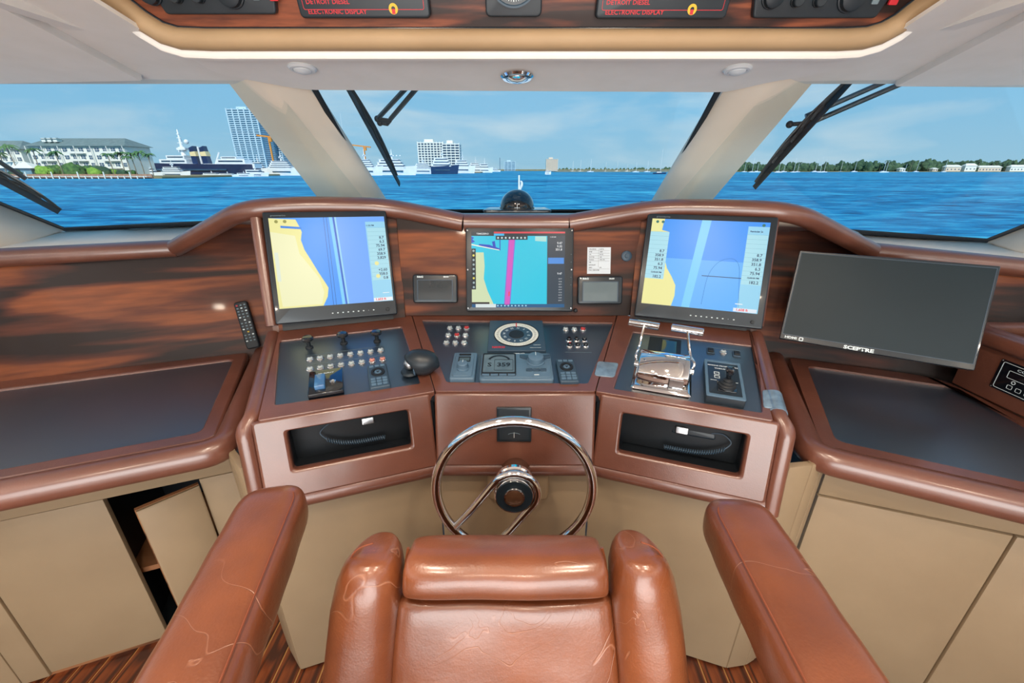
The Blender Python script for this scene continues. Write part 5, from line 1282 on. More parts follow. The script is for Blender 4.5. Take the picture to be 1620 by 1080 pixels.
# rudder indicator behind the wheel
FC_ = FR['FC']
m_, w_, h_ = FC_.rect((786, 643), (841, 643), (840, 697), (786, 697), .0)
t_ = thing('rudder_indicator', 'small square black rudder indicator on the leather behind the wheel rim', 'gauge', m_)
obj('housing', slab(B(), rrect(w_, h_, .003, 3), rprof(.012, .002, 3, -.003)), M['bezel'], t_)
obj('face', slab(B(), rrect(w_ * .86, h_ * .86, .002, 3), [(0, .008), (0, .0095)]), M['plastic'], t_)
obj('arc', sweep(B(), [(w_ * .42 * sin(R(a)), h_ * -.55 + h_ * .75 * cos(R(a)), .0098) for a in range(-32, 33, 8)], .0012, .0004, 6, up=(0, 0, 1)), M['white'], t_)
for s_ in (-1, 1): obj('tick', box(B(), (s_ * w_ * .26, h_ * .20, .0098), (.006, .004, .0004)), M['white'], t_)
obj('pointer', box(B(), (0, -h_ * .30, .0099), (.0014, h_ * .16, .0004)), M['white'], t_)
obj('lower_arc', sweep(B(), [(w_ * .18 * sin(R(a)), h_ * -.30 + h_ * .06 * cos(R(a)), .0098) for a in range(-70, 71, 14)], .0008, .0004, 6, up=(0, 0, 1)), M['greypr'], t_)
# handset radios in the two recesses
for k, cxr, cyr, lb, w0 in (('L', -.225, .170, 'black radio handset and coiled cord in the left fascia recess', 1), ('R', .285, .150, 'black radio handset and coiled cord in the right fascia recess', -1)):
    f = FR['F' + k]
    t_ = thing('radio_handset', lb, 'radio', f.mat(cxr, cyr, -.085), 'radio handsets in the fascia recesses')
    obj('body', slab(B(), rrect(.13, .034, .008), rprof(.030, .008, 4, -.02)), M['plastic'], t_)
    obj('clip', slab(B(), rrect(.036, .022, .003, 3, w0 * .035, .0), rprof(.010, .002, 3, .010)), M['steel'], t_)
    obj('hanger', box(box(B(), (-.06, .022, .0), (.03, .006, .012)), (.05, .022, .0), (.03, .006, .012)), M['steel'], t_)
    p = []
    for i in range(26 * 8):
        u = i / (26 * 8); a = 2 * pi * i / 8
        xx = w0 * (-.09 + .17 * u); yy = -.062 + .028 * (1 - u) ** 4
        p.append((xx, yy + .006 * cos(a), .02 + .006 * sin(a)))
    obj('coiled_cord', sweep(B(), p, .0016, seg=5), M['greydk'], t_)
    obj('cord_lead', sweep(B(), bez([(-w0 * .09, -.034, .02), (-w0 * .105, -.01, .02), (-w0 * .08, .01, .015), (-w0 * .05, .005, .01)], 5), .002, seg=6), M['greydk'], t_)

# ============================================================ COMPASS DOME on the shelf
c3 = ony(818, 334, 2.24)
t_ = thing('compass_dome', 'black domed compass on a flat black plate before the windscreen', 'compass', Matrix.Translation(c3))
obj('plate', slab(B(), rpoly([(-.172, -.09), (.172, -.09), (.150, .07), (-.150, .07)], .02), rprof(.014, .004, 3, .0)), M['gloss'], t_)
obj('dome', lathe(B(), [(.090, .012), (.090, .022)] + [(.086 * cos(R(a)), .022 + .084 * sin(R(a))) for a in range(0, 90, 8)] + [(0, .106)], 40), M['gloss'], t_)
obj('lubber_pin', box(B(), (0, -.089, .030), (.002, .002, .028)), M['steel'], t_)

# ============================================================ WIPERS outside the glass
def wiper(pl, blade, arms_, clip, label, off=.05, wide=.022):
    p_, n_ = pl; n_ = n_ if n_.y > 0 else -n_
    pl2 = (p_ + n_ * off, n_); P = [hit(*q, *pl2) for q in blade]
    c_ = P[0].lerp(P[1], .5); t_ = thing('wiper', label, 'wiper', c_, 'windscreen wipers'); mi = Matrix.Translation(-c_)
    d = P[1] - P[0]
    obj('rubber_blade', sweep(B(), [P[0], P[1]], .004, .016, 6, up=n_), M['rubber'], t_, mi)
    fr_ = [P[0].lerp(P[1], f) + n_ * (.018 + .022 * sin(pi * f)) for f in [i / 16 for i in range(1, 16)]]
    obj('blade_frame', sweep(B(), fr_, wide * .5, .006, 8, up=n_, scales=[.35 + .65 * sin(pi * i / 14) for i in range(15)]), M['bezel'], t_, mi)
    for f in (.2, .4, .6, .8):
        q = P[0].lerp(P[1], f); obj('bridge', sweep(B(), [q - d.normalized() * .07 + n_ * .012, q + n_ * .028, q + d.normalized() * .07 + n_ * .012], wide * .42, .004, 6, up=n_), M['rubber'], t_, mi)
    for a, b in arms_:
        A1 = hit(*a, *pl2) + n_ * .05; B1 = hit(*b, *pl2) + n_ * .05
        obj('arm', sweep(B(), [A1, B1], .0095, .009, 8, up=n_), M['bezel'], t_, mi)
    if clip:
        Q = [hit(*q, *pl2) + n_ * .05 for q in clip]
        obj('clip', sweep(B(), Q, .008, .008, 8, up=n_), M['rubber'], t_, mi)
        for q in (Q[0], Q[-1]): obj('pivot', sphere(B(), q, .013, 12, 8), M['rubber'], t_, mi)
gcp = (GC.o, GC.n)
wiper(gcp, ((541, 122), (632, 291)), (((690, 122), (617, 205)), ((676, 122), (598, 203))), ((596, 205), (618, 208), (612, 213), (600, 211)), 'black wiper hanging over the left of the centre windscreen')
wiper(GRp, ((1352, 122), (1193, 297)), (((1428, 130), (1284, 192)), ((1462, 130), (1286, 205))), ((1258, 205), (1284, 203)), 'black wiper hanging across the right side window', wide=.03)
wiper(GL, ((-90, 238), (94, 335)), (((-90, 220), (30, 295)),), None, 'black wiper crossing the lower left corner of the left window', wide=.026)
_o1 = ['first', 'second', 'third', 'fourth', 'fifth', 'sixth', 'seventh', 'eighth', 'ninth', 'tenth', 'eleventh', 'twelfth', 'thirteenth', 'fourteenth', 'fifteenth', 'sixteenth', 'seventeenth', 'eighteenth', 'nineteenth', 'twentieth']
def orw(i): return _o1[i] if i < 20 else 'twenty-' + _o1[i - 20]
# ============================================================ OUTSIDE
WZ = H - 4.5                                # water level: the eye is 4.5 m above it
def wp(px, y): return ony(px, 268, y).x     # x of a column of the picture at distance y (near the horizon row)
def zt(py, y): r = ray(810, py); return H + y * r.z / r.y
wm = bpy.data.materials.new('sea_water'); wm.use_nodes = True; t = wm.node_tree; p = t.nodes['Principled BSDF']; l = t.links.new
tcn = t.nodes.new('ShaderNodeTexCoord')
def nz_(sc, det, scale, dist=0):
    m_ = t.nodes.new('ShaderNodeMapping'); m_.inputs['Scale'].default_value = scale; l(tcn.outputs['Object'], m_.inputs[0])
    n_ = t.nodes.new('ShaderNodeTexNoise'); n_.inputs['Scale'].default_value = sc; n_.inputs['Detail'].default_value = det; n_.inputs['Distortion'].default_value = dist; n_.inputs['Roughness'].default_value = .62
    l(m_.outputs[0], n_.inputs['Vector']); return n_
n1 = nz_(.35, 8, (.55, 1.2, 1), .4); n2 = nz_(.03, 5, (.35, 1, 1), .3)
ma = t.nodes.new('ShaderNodeMix'); ma.inputs[0].default_value = .42; l(n1.outputs['Fac'], ma.inputs[2]); l(n2.outputs['Fac'], ma.inputs[3])
r = t.nodes.new('ShaderNodeValToRGB'); E_ = r.color_ramp.elements
E_[0].position = .38; E_[0].color = (*s2l(0, 72, 118), 1); E_[1].position = .63; E_[1].color = (*s2l(80, 196, 226), 1); q = E_.new(.49); q.color = (*s2l(4, 128, 180), 1)
l(ma.outputs[0], r.inputs[0]); l(r.outputs[0], p.inputs['Base Color'])
p.inputs['Roughness'].default_value = .35; p.inputs['Specular IOR Level'].default_value = .04; p.inputs['IOR'].default_value = 1.2
b_ = t.nodes.new('ShaderNodeBump'); b_.inputs['Strength'].default_value = 1.0; b_.inputs['Distance'].default_value = .5; l(n1.outputs['Fac'], b_.inputs['Height']); l(b_.outputs[0], p.inputs['Normal'])
bm = B(); flat(bm, [(-6000, 6), (6000, 6), (6000, 7000), (-6000, 7000)], WZ)
o = obj('sea', bm, wm); tag(o, 'open blue choppy water spreading to the horizon beyond the windows', 'water', kind='stuff')

XM = {}
XM['wall'] = mat('far_white_wall', s2l(236, 236, 226), .8, var=(.3, s2l(226, 228, 222), .3, .7))
XM['roof'] = mat('far_roof', s2l(122, 140, 138), .8, var=(.6, s2l(104, 122, 122), .3, .7))
XM['pane'] = mat('far_glass', s2l(58, 84, 112), .2, var=(.6, s2l(78, 106, 132), .3, .7))
XM['hull'] = mat('yacht_white', s2l(240, 243, 245), .35, coat=.4, var=(.3, s2l(226, 234, 240), .3, .7))
XM['navy'] = mat('navy_hull', s2l(24, 44, 84), .3, coat=.5, var=(.3, s2l(32, 54, 96), .3, .7))
XM['band'] = mat('dark_window_band', s2l(44, 70, 96), .15, coat=.5, var=(.3, s2l(66, 94, 120), .3, .7))
XM['cream'] = mat('cream_band', s2l(236, 218, 170), .6, var=(.6, s2l(226, 206, 156), .3, .7))
XM['leaf'] = mat('foliage', s2l(44, 86, 44), .9, var=(.5, s2l(90, 128, 62), .38, .62), bump=(1.5, .8, .5))
XM['leaf2'] = mat('dark_foliage', s2l(40, 72, 56), .9, var=(.35, s2l(76, 104, 72), .38, .62), bump=(1.5, .8, .5))
XM['leaf3'] = mat('light_foliage', s2l(104, 150, 50), .9, var=(.8, s2l(140, 176, 70), .38, .62), bump=(1.5, .8, .5))
XM['palm'] = mat('palm_frond', s2l(52, 96, 56), .7, var=(1, s2l(96, 136, 76), .35, .65))
XM['trunk'] = mat('palm_trunk', s2l(150, 140, 122), .8, var=(1, s2l(122, 112, 96), .35, .65))
XM['dock'] = mat('dock_wood', s2l(150, 112, 92), .8, var=(1, s2l(176, 140, 116), .35, .65))
XM['tower'] = mat('tower_slab', s2l(196, 218, 226), .6, var=(.1, s2l(182, 208, 220), .3, .7))
XM['tglass'] = mat('tower_glass', s2l(96, 140, 164), .15, coat=.5, var=(.12, s2l(126, 166, 186), .4, .6))
XM['beige'] = mat('far_beige', s2l(226, 210, 190), .8, var=(.2, s2l(212, 196, 178), .3, .7))
XM['orange'] = mat('crane_orange', s2l(226, 150, 60), .6, var=(.5, s2l(210, 132, 48), .3, .7))
XM['land'] = mat('shore_ground', s2l(120, 116, 84), .9, var=(.1, s2l(150, 138, 104), .3, .7))

# --- shores
def shore(name, label, x0, x1, y0, y1, z1, mt='land'):
    o = obj(name, box(B(), ((x0 + x1) / 2, (y0 + y1) / 2, (WZ - 2 + z1) / 2), (x1 - x0, y1 - y0, z1 - WZ + 2)), XM[mt], bevel=.3)
    tag(o, label, 'shore', kind='structure'); return o
YL = 236.0
shore('shore', 'low planted bank of the near left shore', -420, wp(245, YL), YL + 3, YL + 150, WZ + 1.1)
shore('shore', 'thin far shore along the right of the bay', wp(880, 880), 1600, 880, 990, WZ + 1.0)
shore('shore', 'quay behind the moored yachts', wp(180, 420), wp(760, 640), 640, 760, WZ + 1.2)
shore('shore', 'distant low shore at the middle of the bay', wp(700, 1500), wp(1200, 1500), 1500, 1700, WZ + 5)

# --- seawall, dock and pilings on the left
xa, xb = wp(-40, YL), wp(232, YL)
t_ = thing('dock', 'low timber dock with pilings along the left shore', 'dock', ((xa + xb) / 2, YL, WZ))
mi = Matrix.Translation((-(xa + xb) / 2, -YL, -WZ))
obj('deck', box(B(), ((xa + xb) / 2, YL, WZ + 1.15), (xb - xa, 2.4, .25)), XM['wall'], t_, mi)
obj('fascia_board', box(B(), ((xa + xb) / 2, YL - 1.0, WZ + .75), (xb - xa, .2, .45)), XM['dock'], t_, mi)
obj('seawall', box(B(), ((xa + xb) / 2, YL + 2.5, WZ + 1.0), (xb - xa, .6, 2.4)), XM['dock'], t_, mi)
k = 0; x_ = xa
pil = None
while x_ < xb:
    hgt = 2.2 if k % 4 else 4.2
    o = obj('piling', cyl(B(), (0, 0), .28, 0, hgt, 8), XM['wall'], t_, Matrix.Translation((x_ - (xa + xb) / 2, -1.5, -.8))); x_ += 3.4; k += 1

# --- white apartment building on the left
def gable(bm, x0, x1, y0, y1, z0, z1, hip):
    v = [bm.verts.new(q) for q in ((x0, y0, z0), (x1, y0, z0), (x1, y1, z0), (x0, y1, z0), (x0 + hip, (y0 + y1) / 2, z1), (x1 - hip, (y0 + y1) / 2, z1))]
    for f in ((0, 1, 5, 4), (1, 2, 5), (2, 3, 4, 5), (3, 0, 4), (3, 2, 1, 0)): bm.faces.new([v[i] for i in f])
    return bm
YB = 262.0
def apartments(px0, px1, pz_eave, pz_ridge, yy, label, cols, rows, deep=18, gx=0):
    x0, x1 = wp(px0, yy), wp(px1, yy); ze, zr_ = zt(pz_eave, yy), zt(pz_ridge, yy); zb = WZ + 1
    t_ = thing('apartment_building', label, 'building', ((x0 + x1) / 2, yy, zb)); mi = Matrix.Translation((-(x0 + x1) / 2, -yy, -zb))
    obj('wall', box(B(), ((x0 + x1) / 2, yy + deep / 2, (zb + ze) / 2), (x1 - x0, deep, ze - zb)), XM['wall'], t_, mi)
    obj('roof', gable(B(), x0 - 1.5, x1 + 1.5, yy - 1.6, yy + deep + 1.5, ze, zr_, 7), XM['roof'], t_, mi, sharp=5)
    st = (ze - zb) / rows; wd_ = (x1 - x0) / cols; win = None
    for r_ in range(rows):
        for c in range(cols):
            cx_ = x0 + (c + .5) * wd_; cz = zb + (r_ + .52) * st
            bal = c % 4 in (1, 2)
            if win is None:
                win = obj('window', box(B(), (0, 0, 0), (wd_ * .52, .3, st * .5)), XM['pane'], t_)
                obj('frame_bar', box(box(B(), (0, -.2, 0), (.12, .1, st * .5)), (0, -.2, 0), (wd_ * .52, .1, .12)), XM['wall'], win)
                w = win
            else: w = copy_tree(win, t_)
            w.location = (cx_ - (x0 + x1) / 2, -.05, cz - zb)
            if bal:
                obj('balcony', box(box(B(), (cx_, yy - .9, zb + r_ * st + .15), (wd_ * .98, 1.8, .25)), (cx_, yy - 1.75, zb + r_ * st + .75), (wd_ * .98, .1, .9)), XM['wall'], t_, mi)
    for c in range(0, cols + 1, 2): obj('column', box(B(), (x0 + c * wd_, yy - 1.5, (zb + ze) / 2), (.35, .35, ze - zb)), XM['wall'], t_, mi)
    return t_, mi, x0, x1, ze, zr_
t_, mi, x0, x1, ze, zr_ = apartments(58, 208, 231, 217, YB, 'white balconied apartment building with grey hipped roof on the left shore', 12, 4)
for i in range(3):
    xx = wp(82 + i * 9, YB)
    dm = obj('dormer', box(B(), (xx, YB + 3, zt(221, YB)), (2.2, 3, 2.0)), XM['wall'], t_, mi); obj('dormer_roof', gable(B(), xx - 1.4, xx + 1.4, YB + 1, YB + 5, zt(219.5, YB), zt(217, YB), 1), XM['roof'], dm, mi.inverted() @ mi)
apartments(-60, 44, 236, 221, YB + 12, 'second white apartment building at the far left edge', 9, 4)
# pavilion
x0, x1 = wp(-40, 244), wp(62, 244)
t_ = thing('pavilion', 'low white hipped pavilion roof by the water at the far left', 'pavilion', ((x0 + x1) / 2, 246, WZ)); mi = Matrix.Translation((-(x0 + x1) / 2, -246, -WZ))
obj('roof', gable(B(), x0, x1, 241, 251, zt(266, 244), zt(256, 244), 8), XM['wall'], t_, mi, sharp=5)
obj('wall', box(B(), ((x0 + x1) / 2, 246, (zt(266, 244) + WZ) / 2), (x1 - x0 - 6, 7, zt(266, 244) - WZ)), XM['tglass'], t_, mi)
# bushes and trees on the left shore
def blob(seed, r, sz=(1, 1, 1), n=3, disp=.32):
    rnd = random.Random(seed); bm = B()
    for i in range(n):
        res = bmesh.ops.create_icosphere(bm, subdivisions=3, radius=r * rnd.uniform(.62, .95))['verts']
        c = V((rnd.uniform(-.55, .55) * r, rnd.uniform(-.3, .3) * r, rnd.uniform(.4, .8) * r))
        for v in res:
            d = v.co.normalized(); k = noise.noise(d * 2.3 + V((seed, i, 0))) * disp + noise.noise(d * 6 + V((seed, i, 5))) * disp * .7
            v.co = v.co * (1 + k); v.co = V((v.co.x * sz[0], v.co.y * sz[1], v.co.z * sz[2])) + c
    return bm
bush_px = [(88, 262, 11, 'leaf'), (112, 258, 12, 'leaf'), (60, 264, 9, 'leaf'), (138, 266, 10, 'leaf'), (160, 264, 9, 'leaf2'), (176, 268, 7, 'leaf3'), (104, 270, 10, 'leaf'), (75, 268, 9, 'leaf3'), (128, 268, 8, 'leaf2'), (150, 270, 8, 'leaf3'), (190, 271, 6, 'leaf2'), (206, 270, 6, 'leaf'), (20, 272, 7, 'leaf2'), (40, 274, 6, 'leaf')]
bush_px.sort()
for i, (px, pt, rp, mt_) in enumerate(bush_px):
    yy = YL + 6 + (i % 3) * 3; x_ = wp(px, yy); rr = rp / 660 * yy * 1.0
    o = obj('bush', blob(i, rr * 1.15, (1.15, .8, .85)), XM[mt_], None, V((x_, yy, WZ + .8)), sharp=180)
    tag(o, f'rounded {"light green" if mt_ == "leaf3" else "green"} bush, {orw(i)} from the left on the near left shore', 'bush', 'bushes on the left shore')
def palm(seed, h, name_parent=None):
    rnd = random.Random(seed); bt = sweep(B(), bez([(0, 0, 0), (h * .02, 0, h * .4), (h * .05 * rnd.uniform(-1, 1), 0, h)], 4), .22, seg=7)
    bf = B(); top = V((h * .03, 0, h))
    for k in range(11):
        a = 2 * pi * k / 11 + rnd.uniform(-.2, .2); L_ = h * .34 * rnd.uniform(.8, 1.1); up = rnd.uniform(.1, .45)
        P_ = [top + V((cos(a) * L_ * f, sin(a) * L_ * f, L_ * (up * f * 2 - 1.05 * f * f))) for f in (0, .25, .5, .75, 1)]
        side = V((-sin(a), cos(a), 0)) * L_ * .13
        A_ = [bf.verts.new(q + side * w_ + V((0, 0, -.1 * L_ * w_))) for q, w_ in zip(P_, (.2, 1, 1, .7, .05))]
        M_ = [bf.verts.new(q) for q in P_]
        C_ = [bf.verts.new(q - side * w_ + V((0, 0, -.1 * L_ * w_))) for q, w_ in zip(P_, (.2, 1, 1, .7, .05))]
        for i in range(4):
            bf.faces.new((A_[i], A_[i + 1], M_[i + 1], M_[i])); bf.faces.new((M_[i], M_[i + 1], C_[i + 1], C_[i]))
    return bt, bf
palm_px = [(26, 226, 'tall'), (62, 232, 'slim'), (97, 236, 'short'), (178, 240, 'slim'), (196, 238, 'tall'), (214, 238, 'slim'), (226, 236, 'bent'), (240, 240, 'slim'), (205, 244, 'short'), (8, 238, 'slim')]
palm_px.sort()
for i, (px, pt, kd) in enumerate(palm_px):
    yy = YL + 5 + (i % 3) * 2.2; x_ = wp(px, yy); h_ = zt(pt + 4, yy) - WZ - .8
    bt, bf = palm(i, h_)
    t_ = thing('palm_tree', f'{kd} palm tree, {orw(i)} from the left on the near left shore', 'tree', (x_, yy, WZ + .8), 'palms on the left shore')
    obj('trunk', bt, XM['trunk'], t_); obj('fronds', bf, XM['palm'], t_, kind='stuff')

# --- glass tower, hazy second tower, cranes
def tower(px0, px1, pyt, yy, label, name='tower', mt='tower', gl='tglass', nf=26, cols=5, white=True, deep=26):
    x0, x1 = wp(px0, yy), wp(px1, yy); z1 = zt(pyt, yy); zb = WZ + 1; w_ = x1 - x0
    t_ = thing(name, label, 'building', ((x0 + x1) / 2, yy, zb))
    obj('core', box(B(), (0, deep / 2, (z1 - zb) / 2), (w_ * .96, deep, z1 - zb)), XM[gl], t_)
    st = (z1 - zb) / nf; sl_ = None
    for i in range(nf + 1):
        if sl_ is None: sl_ = obj('floor_slab', box(B(), (0, deep / 2, 0), (w_, deep + 3, st * .34)), XM[mt], t_); o = sl_
        else: o = sl_.copy(); C.objects.link(o)
        o.location = (0, 0, i * st)
    for c in range(cols + 1): obj('fin', box(B(), (-w_ / 2 + c * w_ / cols, -.9, (z1 - zb) / 2), (w_ * .035, 1.6, z1 - zb + st)), XM[mt], t_)
    obj('roof_box', box(B(), (-w_ * .1, deep / 2, z1 - zb + st), (w_ * .35, deep * .5, st * 1.2)), XM[mt], t_)
    return t_
tower(380, 424, 173, 560, 'tall pale glass apartment tower behind the left mullion', nf=30, cols=5)
tower(428, 452, 206, 600, 'lower glass tower half hidden by the left mullion', nf=22, cols=3)
tower(664, 703, 226, 600, 'white slab apartment block behind the central yachts', mt='wall', gl='pane', nf=12, cols=8)
tower(702, 728, 228, 585, 'narrower white slab block with striped front behind the central yachts', mt='wall', gl='pane', nf=11, cols=4)
tower(864, 882, 252, 1400, 'small beige block on the far shore', mt='beige', gl='beige', nf=9, cols=3)
tower(798, 815, 256, 1500, 'small hazy grey block on the far shore', mt='tower', gl='tglass', nf=8, cols=3)
for i, (px, pt, yy, jib, lb) in enumerate(((435, 218, 520, -14, 'orange tower crane behind the left mullion'), (580, 233, 620, -30, 'distant orange crane with jib left of the first wiper'), (791, 250, 1300, 6, 'thin dark crane on the far middle shore'))):
    x_ = wp(px, yy); h_ = zt(pt, yy) - WZ
    t_ = thing('crane', lb, 'crane', (x_, yy, WZ + 1))
    mt_ = XM['orange'] if i < 2 else XM['pane']
    obj('mast', box(B(), (0, 0, h_ / 2), (1.6 if i < 2 else 1.4, 1.6, h_)), mt_, t_)
    obj('jib', box(B(), (jib / 2, 0, h_), (abs(jib) * 1.4, 1.4, 1.6)) if i < 2 else box(B(), (0, 0, 0), (.1, .1, .1)), mt_, t_, Matrix.Rotation(R(6), 4, 'Y') if i < 2 else None)
    if i < 2: obj('cab', box(B(), (1.6, 0, h_ - 3), (3.0, 2.5, 4.0)), mt_, t_)

# --- yachts
def hull_bm(L, bw, h, rake=.14, n=10, sheer=.25):
    """bow toward +x; origin midships at the waterline"""
    bm = B(); rings = []
    for i in range(n + 1):
        f = i / n; x = -L / 2 + L * f
        b = bw / 2 * (1 if f < .55 else max(.03, 1 - ((f - .55) / .45) ** 1.8)); hh = h * (1 + sheer * f * f)
        xo = rake * L * (max(0, f - .6) / .4) ** 1.5 * .5
        rings.append([bm.verts.new(q) for q in ((x, -b * .7, -.6), (x + xo, -b, hh), (x + xo, b, hh), (x, b * .7, -.6))])
    for a, c in zip(rings, rings[1:]):
        for j in range(4): bm.faces.new((a[j], a[(j + 1) % 4], c[(j + 1) % 4], c[j]))
    bm.faces.new(rings[0][::-1]); bm.faces.new(rings[-1])
    return bm
def deck_bm(x0, x1, w_, z0, z1, slope=1.0):
    p_ = [(x0, z0), (x1, z0), (x1 - (z1 - z0) * slope * (1 if x1 > x0 else -1), z1), (x0, z1)]
    m2 = Matrix(((1, 0, 0, 0), (0, 0, 1, 0), (0, 1, 0, 0), (0, 0, 0, 1)))
    return prism(B(), p_, -w_ / 2, w_ / 2, m2)
def yacht(px0, px1, pyw, label, decks=3, hm='hull', bow=1, mast=1.0, yy=None, hull_f=.30, top=None, domes=2, rz=0):
    if yy is None:
        r = ray(810, pyw); yy = -4.5 * r.y / r.z
    x0, x1 = wp(px0, yy), wp(px1, yy); L = x1 - x0
    ht = (zt(top, yy) - WZ) if top else L * .32
    t_ = thing('motor_yacht', label, 'boat', Matrix.Translation(((x0 + x1) / 2, yy, WZ)) @ Matrix.Rotation((0 if bow > 0 else pi) + R(rz), 4, 'Z'), 'moored motor yachts')
    bw = min(L * .2, 12); hh = ht * hull_f
    obj('hull', hull_bm(L * .9, bw, hh), XM[hm], t_)
    obj('hull_stripe', box(B(), (-L * .05, 0, hh * .55), (L * .5, bw * 1.0 + .1, hh * .13)), XM['band'], t_)
    dz = (ht * .62 - hh) / decks if decks else 0
    a, b = -L * .40, L * .26; z = hh
    for i in range(decks):
        k = 1 - i / decks * .45
        obj('deck', deck_bm(a * (k ** .6), b * k - i * L * .01, bw * (.85 - .1 * i), z, z + dz, 1.1), XM['hull'], t_)
        obj('window_band', deck_bm(a * (k ** .6) + L * .04, b * k - i * L * .01 - dz * .3, bw * (.85 - .1 * i) + .15, z + dz * .34, z + dz * .72, 1.1), XM['band'], t_)
        obj('overhang', box(B(), ((a * k ** .6 + b * k) / 2 - L * .02, 0, z + dz * .97), ((b * k - a * k ** .6) * .98, bw * (.9 - .1 * i), dz * .10)), XM['hull'], t_)
        z += dz
    mh = ht - z
    mx_ = -L * .05
    obj('mast', lathe(B(), [(0, 0), (L * .018, 0), (L * .006, mh * mast), (0, mh * mast)], 8, (mx_, 0), Matrix.Translation((0, 0, z))), XM['hull'], t_)
    obj('radar_arm', box(B(), (mx_, 0, z + mh * .45), (L * .05, bw * .5, mh * .06)), XM['hull'], t_)
    for i in range(domes): obj('radar_dome', sphere(B(), (mx_ + (i - .5) * L * .075, 0, z + mh * .35), L * .016, 10, 8), XM['hull'], t_)
    return t_, L, hh, z, bw, yy
# big navy ship with two funnels and a tall mast
t_, L, hh, z_, bw, yy = yacht(152, 420, 277.5, 'large navy hulled ship yacht with two striped funnels on the left', decks=0, hm='navy', bow=-1, top=205, hull_f=.26, domes=0, yy=330, mast=.02)
x0, x1 = wp(152, yy), wp(420, yy); xm = (x0 + x1) / 2
def lx(px): return -(wp(px, yy) - xm)
Z = lambda py: zt(py, yy) - WZ
for a, b, p0, p1 in ((214, 316, 266, 259), (264, 306, 259, 252), (276, 304, 252, 246), (330, 410, 266, 259), (352, 396, 259, 252), (360, 384, 252, 248)):
    obj('deck', box(B(), ((lx(a) + lx(b)) / 2, 0, (Z(p0) + Z(p1)) / 2), (abs(lx(a) - lx(b)), bw * .8, abs(Z(p0) - Z(p1)))), XM['hull'], t_)
    obj('window_band', box(B(), ((lx(a) + lx(b)) / 2, 0, Z(p0) * .45 + Z(p1) * .55), (abs(lx(a) - lx(b)) * .86, bw * .81, abs(Z(p0) - Z(p1)) * .35)), XM['band'], t_)
obj('mast', lathe(B(), [(0, Z(250)), (1.6, Z(248)), (.9, Z(228)), (.35, Z(206)), (0, Z(204))], 8, (lx(297), 0)), XM['hull'], t_)
for py, w_ in ((240, 5.5), (233, 4.5), (226, 3.6), (218, 2.6), (212, 1.6)): obj('crosstree', box(B(), (lx(297), 0, Z(py)), (w_, 1.4, .45)), XM['hull'], t_)
for px, py, r_ in ((305, 224, 1.6), (296, 222, 1.1), (300, 236, 1.2), (292, 238, 1.3)): obj('radar_dome', sphere(B(), (lx(px), -1, Z(py)), r_, 10, 8), XM['hull'], t_)
for a in (315, 331):
    fn = obj('funnel', prism(B(), [(lx(a + 6), Z(274)), (lx(a - 4), Z(274)), (lx(a - 4.5), Z(234)), (lx(a + 2), Z(231))], -2.2, 2.2, Matrix(((1, 0, 0, 0), (0, 0, 1, 0), (0, 1, 0, 0), (0, 0, 0, 1)))), XM['navy'], t_)
    obj('funnel_band', prism(B(), [(lx(a + 4.6), Z(247)), (lx(a - 4.6), Z(247)), (lx(a - 4.8), Z(240.5)), (lx(a + 3.7), Z(239.5))], -2.35, 2.35, Matrix(((1, 0, 0, 0), (0, 0, 1, 0), (0, 1, 0, 0), (0, 0, 0, 1)))), XM['cream'], fn)
obj('pole', cyl(B(), (lx(322), 0), .7, Z(274), Z(232), 8), XM['hull'], t_)
obj('davit', sweep(B(), [(lx(342), 0, Z(262)), (lx(353), 0, Z(241))], .55, seg=6), XM['hull'], t_)
specs = [
    (396, 428, 277, 'white motor yacht right of the navy ship', dict(decks=3, top=244)),
    (422, 478, 277.5, 'broad white motor yacht cut by the left mullion', dict(decks=4, top=240)),
    (386, 424, 279, 'low white cruiser before the navy ship stern', dict(decks=1, top=262)),
    (318, 352, 279.5, 'small white tender boat under the funnels', dict(decks=1, top=270, hull_f=.4, domes=0)),
    (344, 376, 279.5, 'flat white launch right of the funnels', dict(decks=1, top=271, hull_f=.4, domes=0)),
    (252, 300, 280, 'white sport fishing boats moored ahead of the navy ship', dict(decks=3, top=254)),
    (214, 256, 280.5, 'white cruiser moored at the end of the timber dock', dict(decks=2, top=257)),
    (372, 400, 279.5, 'dark topped launch near the navy stern', dict(decks=1, top=270, hull_f=.4, domes=0)),
    (556, 606, 277.5, 'large white three deck yacht at the left of the centre window', dict(decks=4, top=236, bow=1)),
    (590, 660, 277, 'white yacht with cluster of domes right of the wiper', dict(decks=3, top=236, bow=1, domes=4)),
    (652, 692, 275, 'white stepped yacht before the white slab block', dict(decks=4, top=248, bow=1)),
    (680, 726, 275.5, 'grey hulled yacht with dark window band and dark mast', dict(decks=3, top=234, hm='navy', bow=1)),
    (716, 752, 274, 'white yacht with pointed bow right of the grey one', dict(decks=3, top=240, bow=1)),
    (740, 768, 273, 'smaller white yacht behind with thin mast', dict(decks=3, top=248, bow=1)),
    (756, 780, 273, 'last white yacht of the central row', dict(decks=2, top=250, bow=1)),
    (778, 792, 271.8, 'tiny white boat at the end of the central row', dict(decks=1, top=264, domes=0)),
    (862, 872, 276, 'small white motorboat heading away ahead of the bow', dict(decks=2, top=266, hull_f=.4, domes=0, bow=1)),
]
for a, b, pw_, lb, kw in specs: yacht(a, b, pw_, lb, **kw)
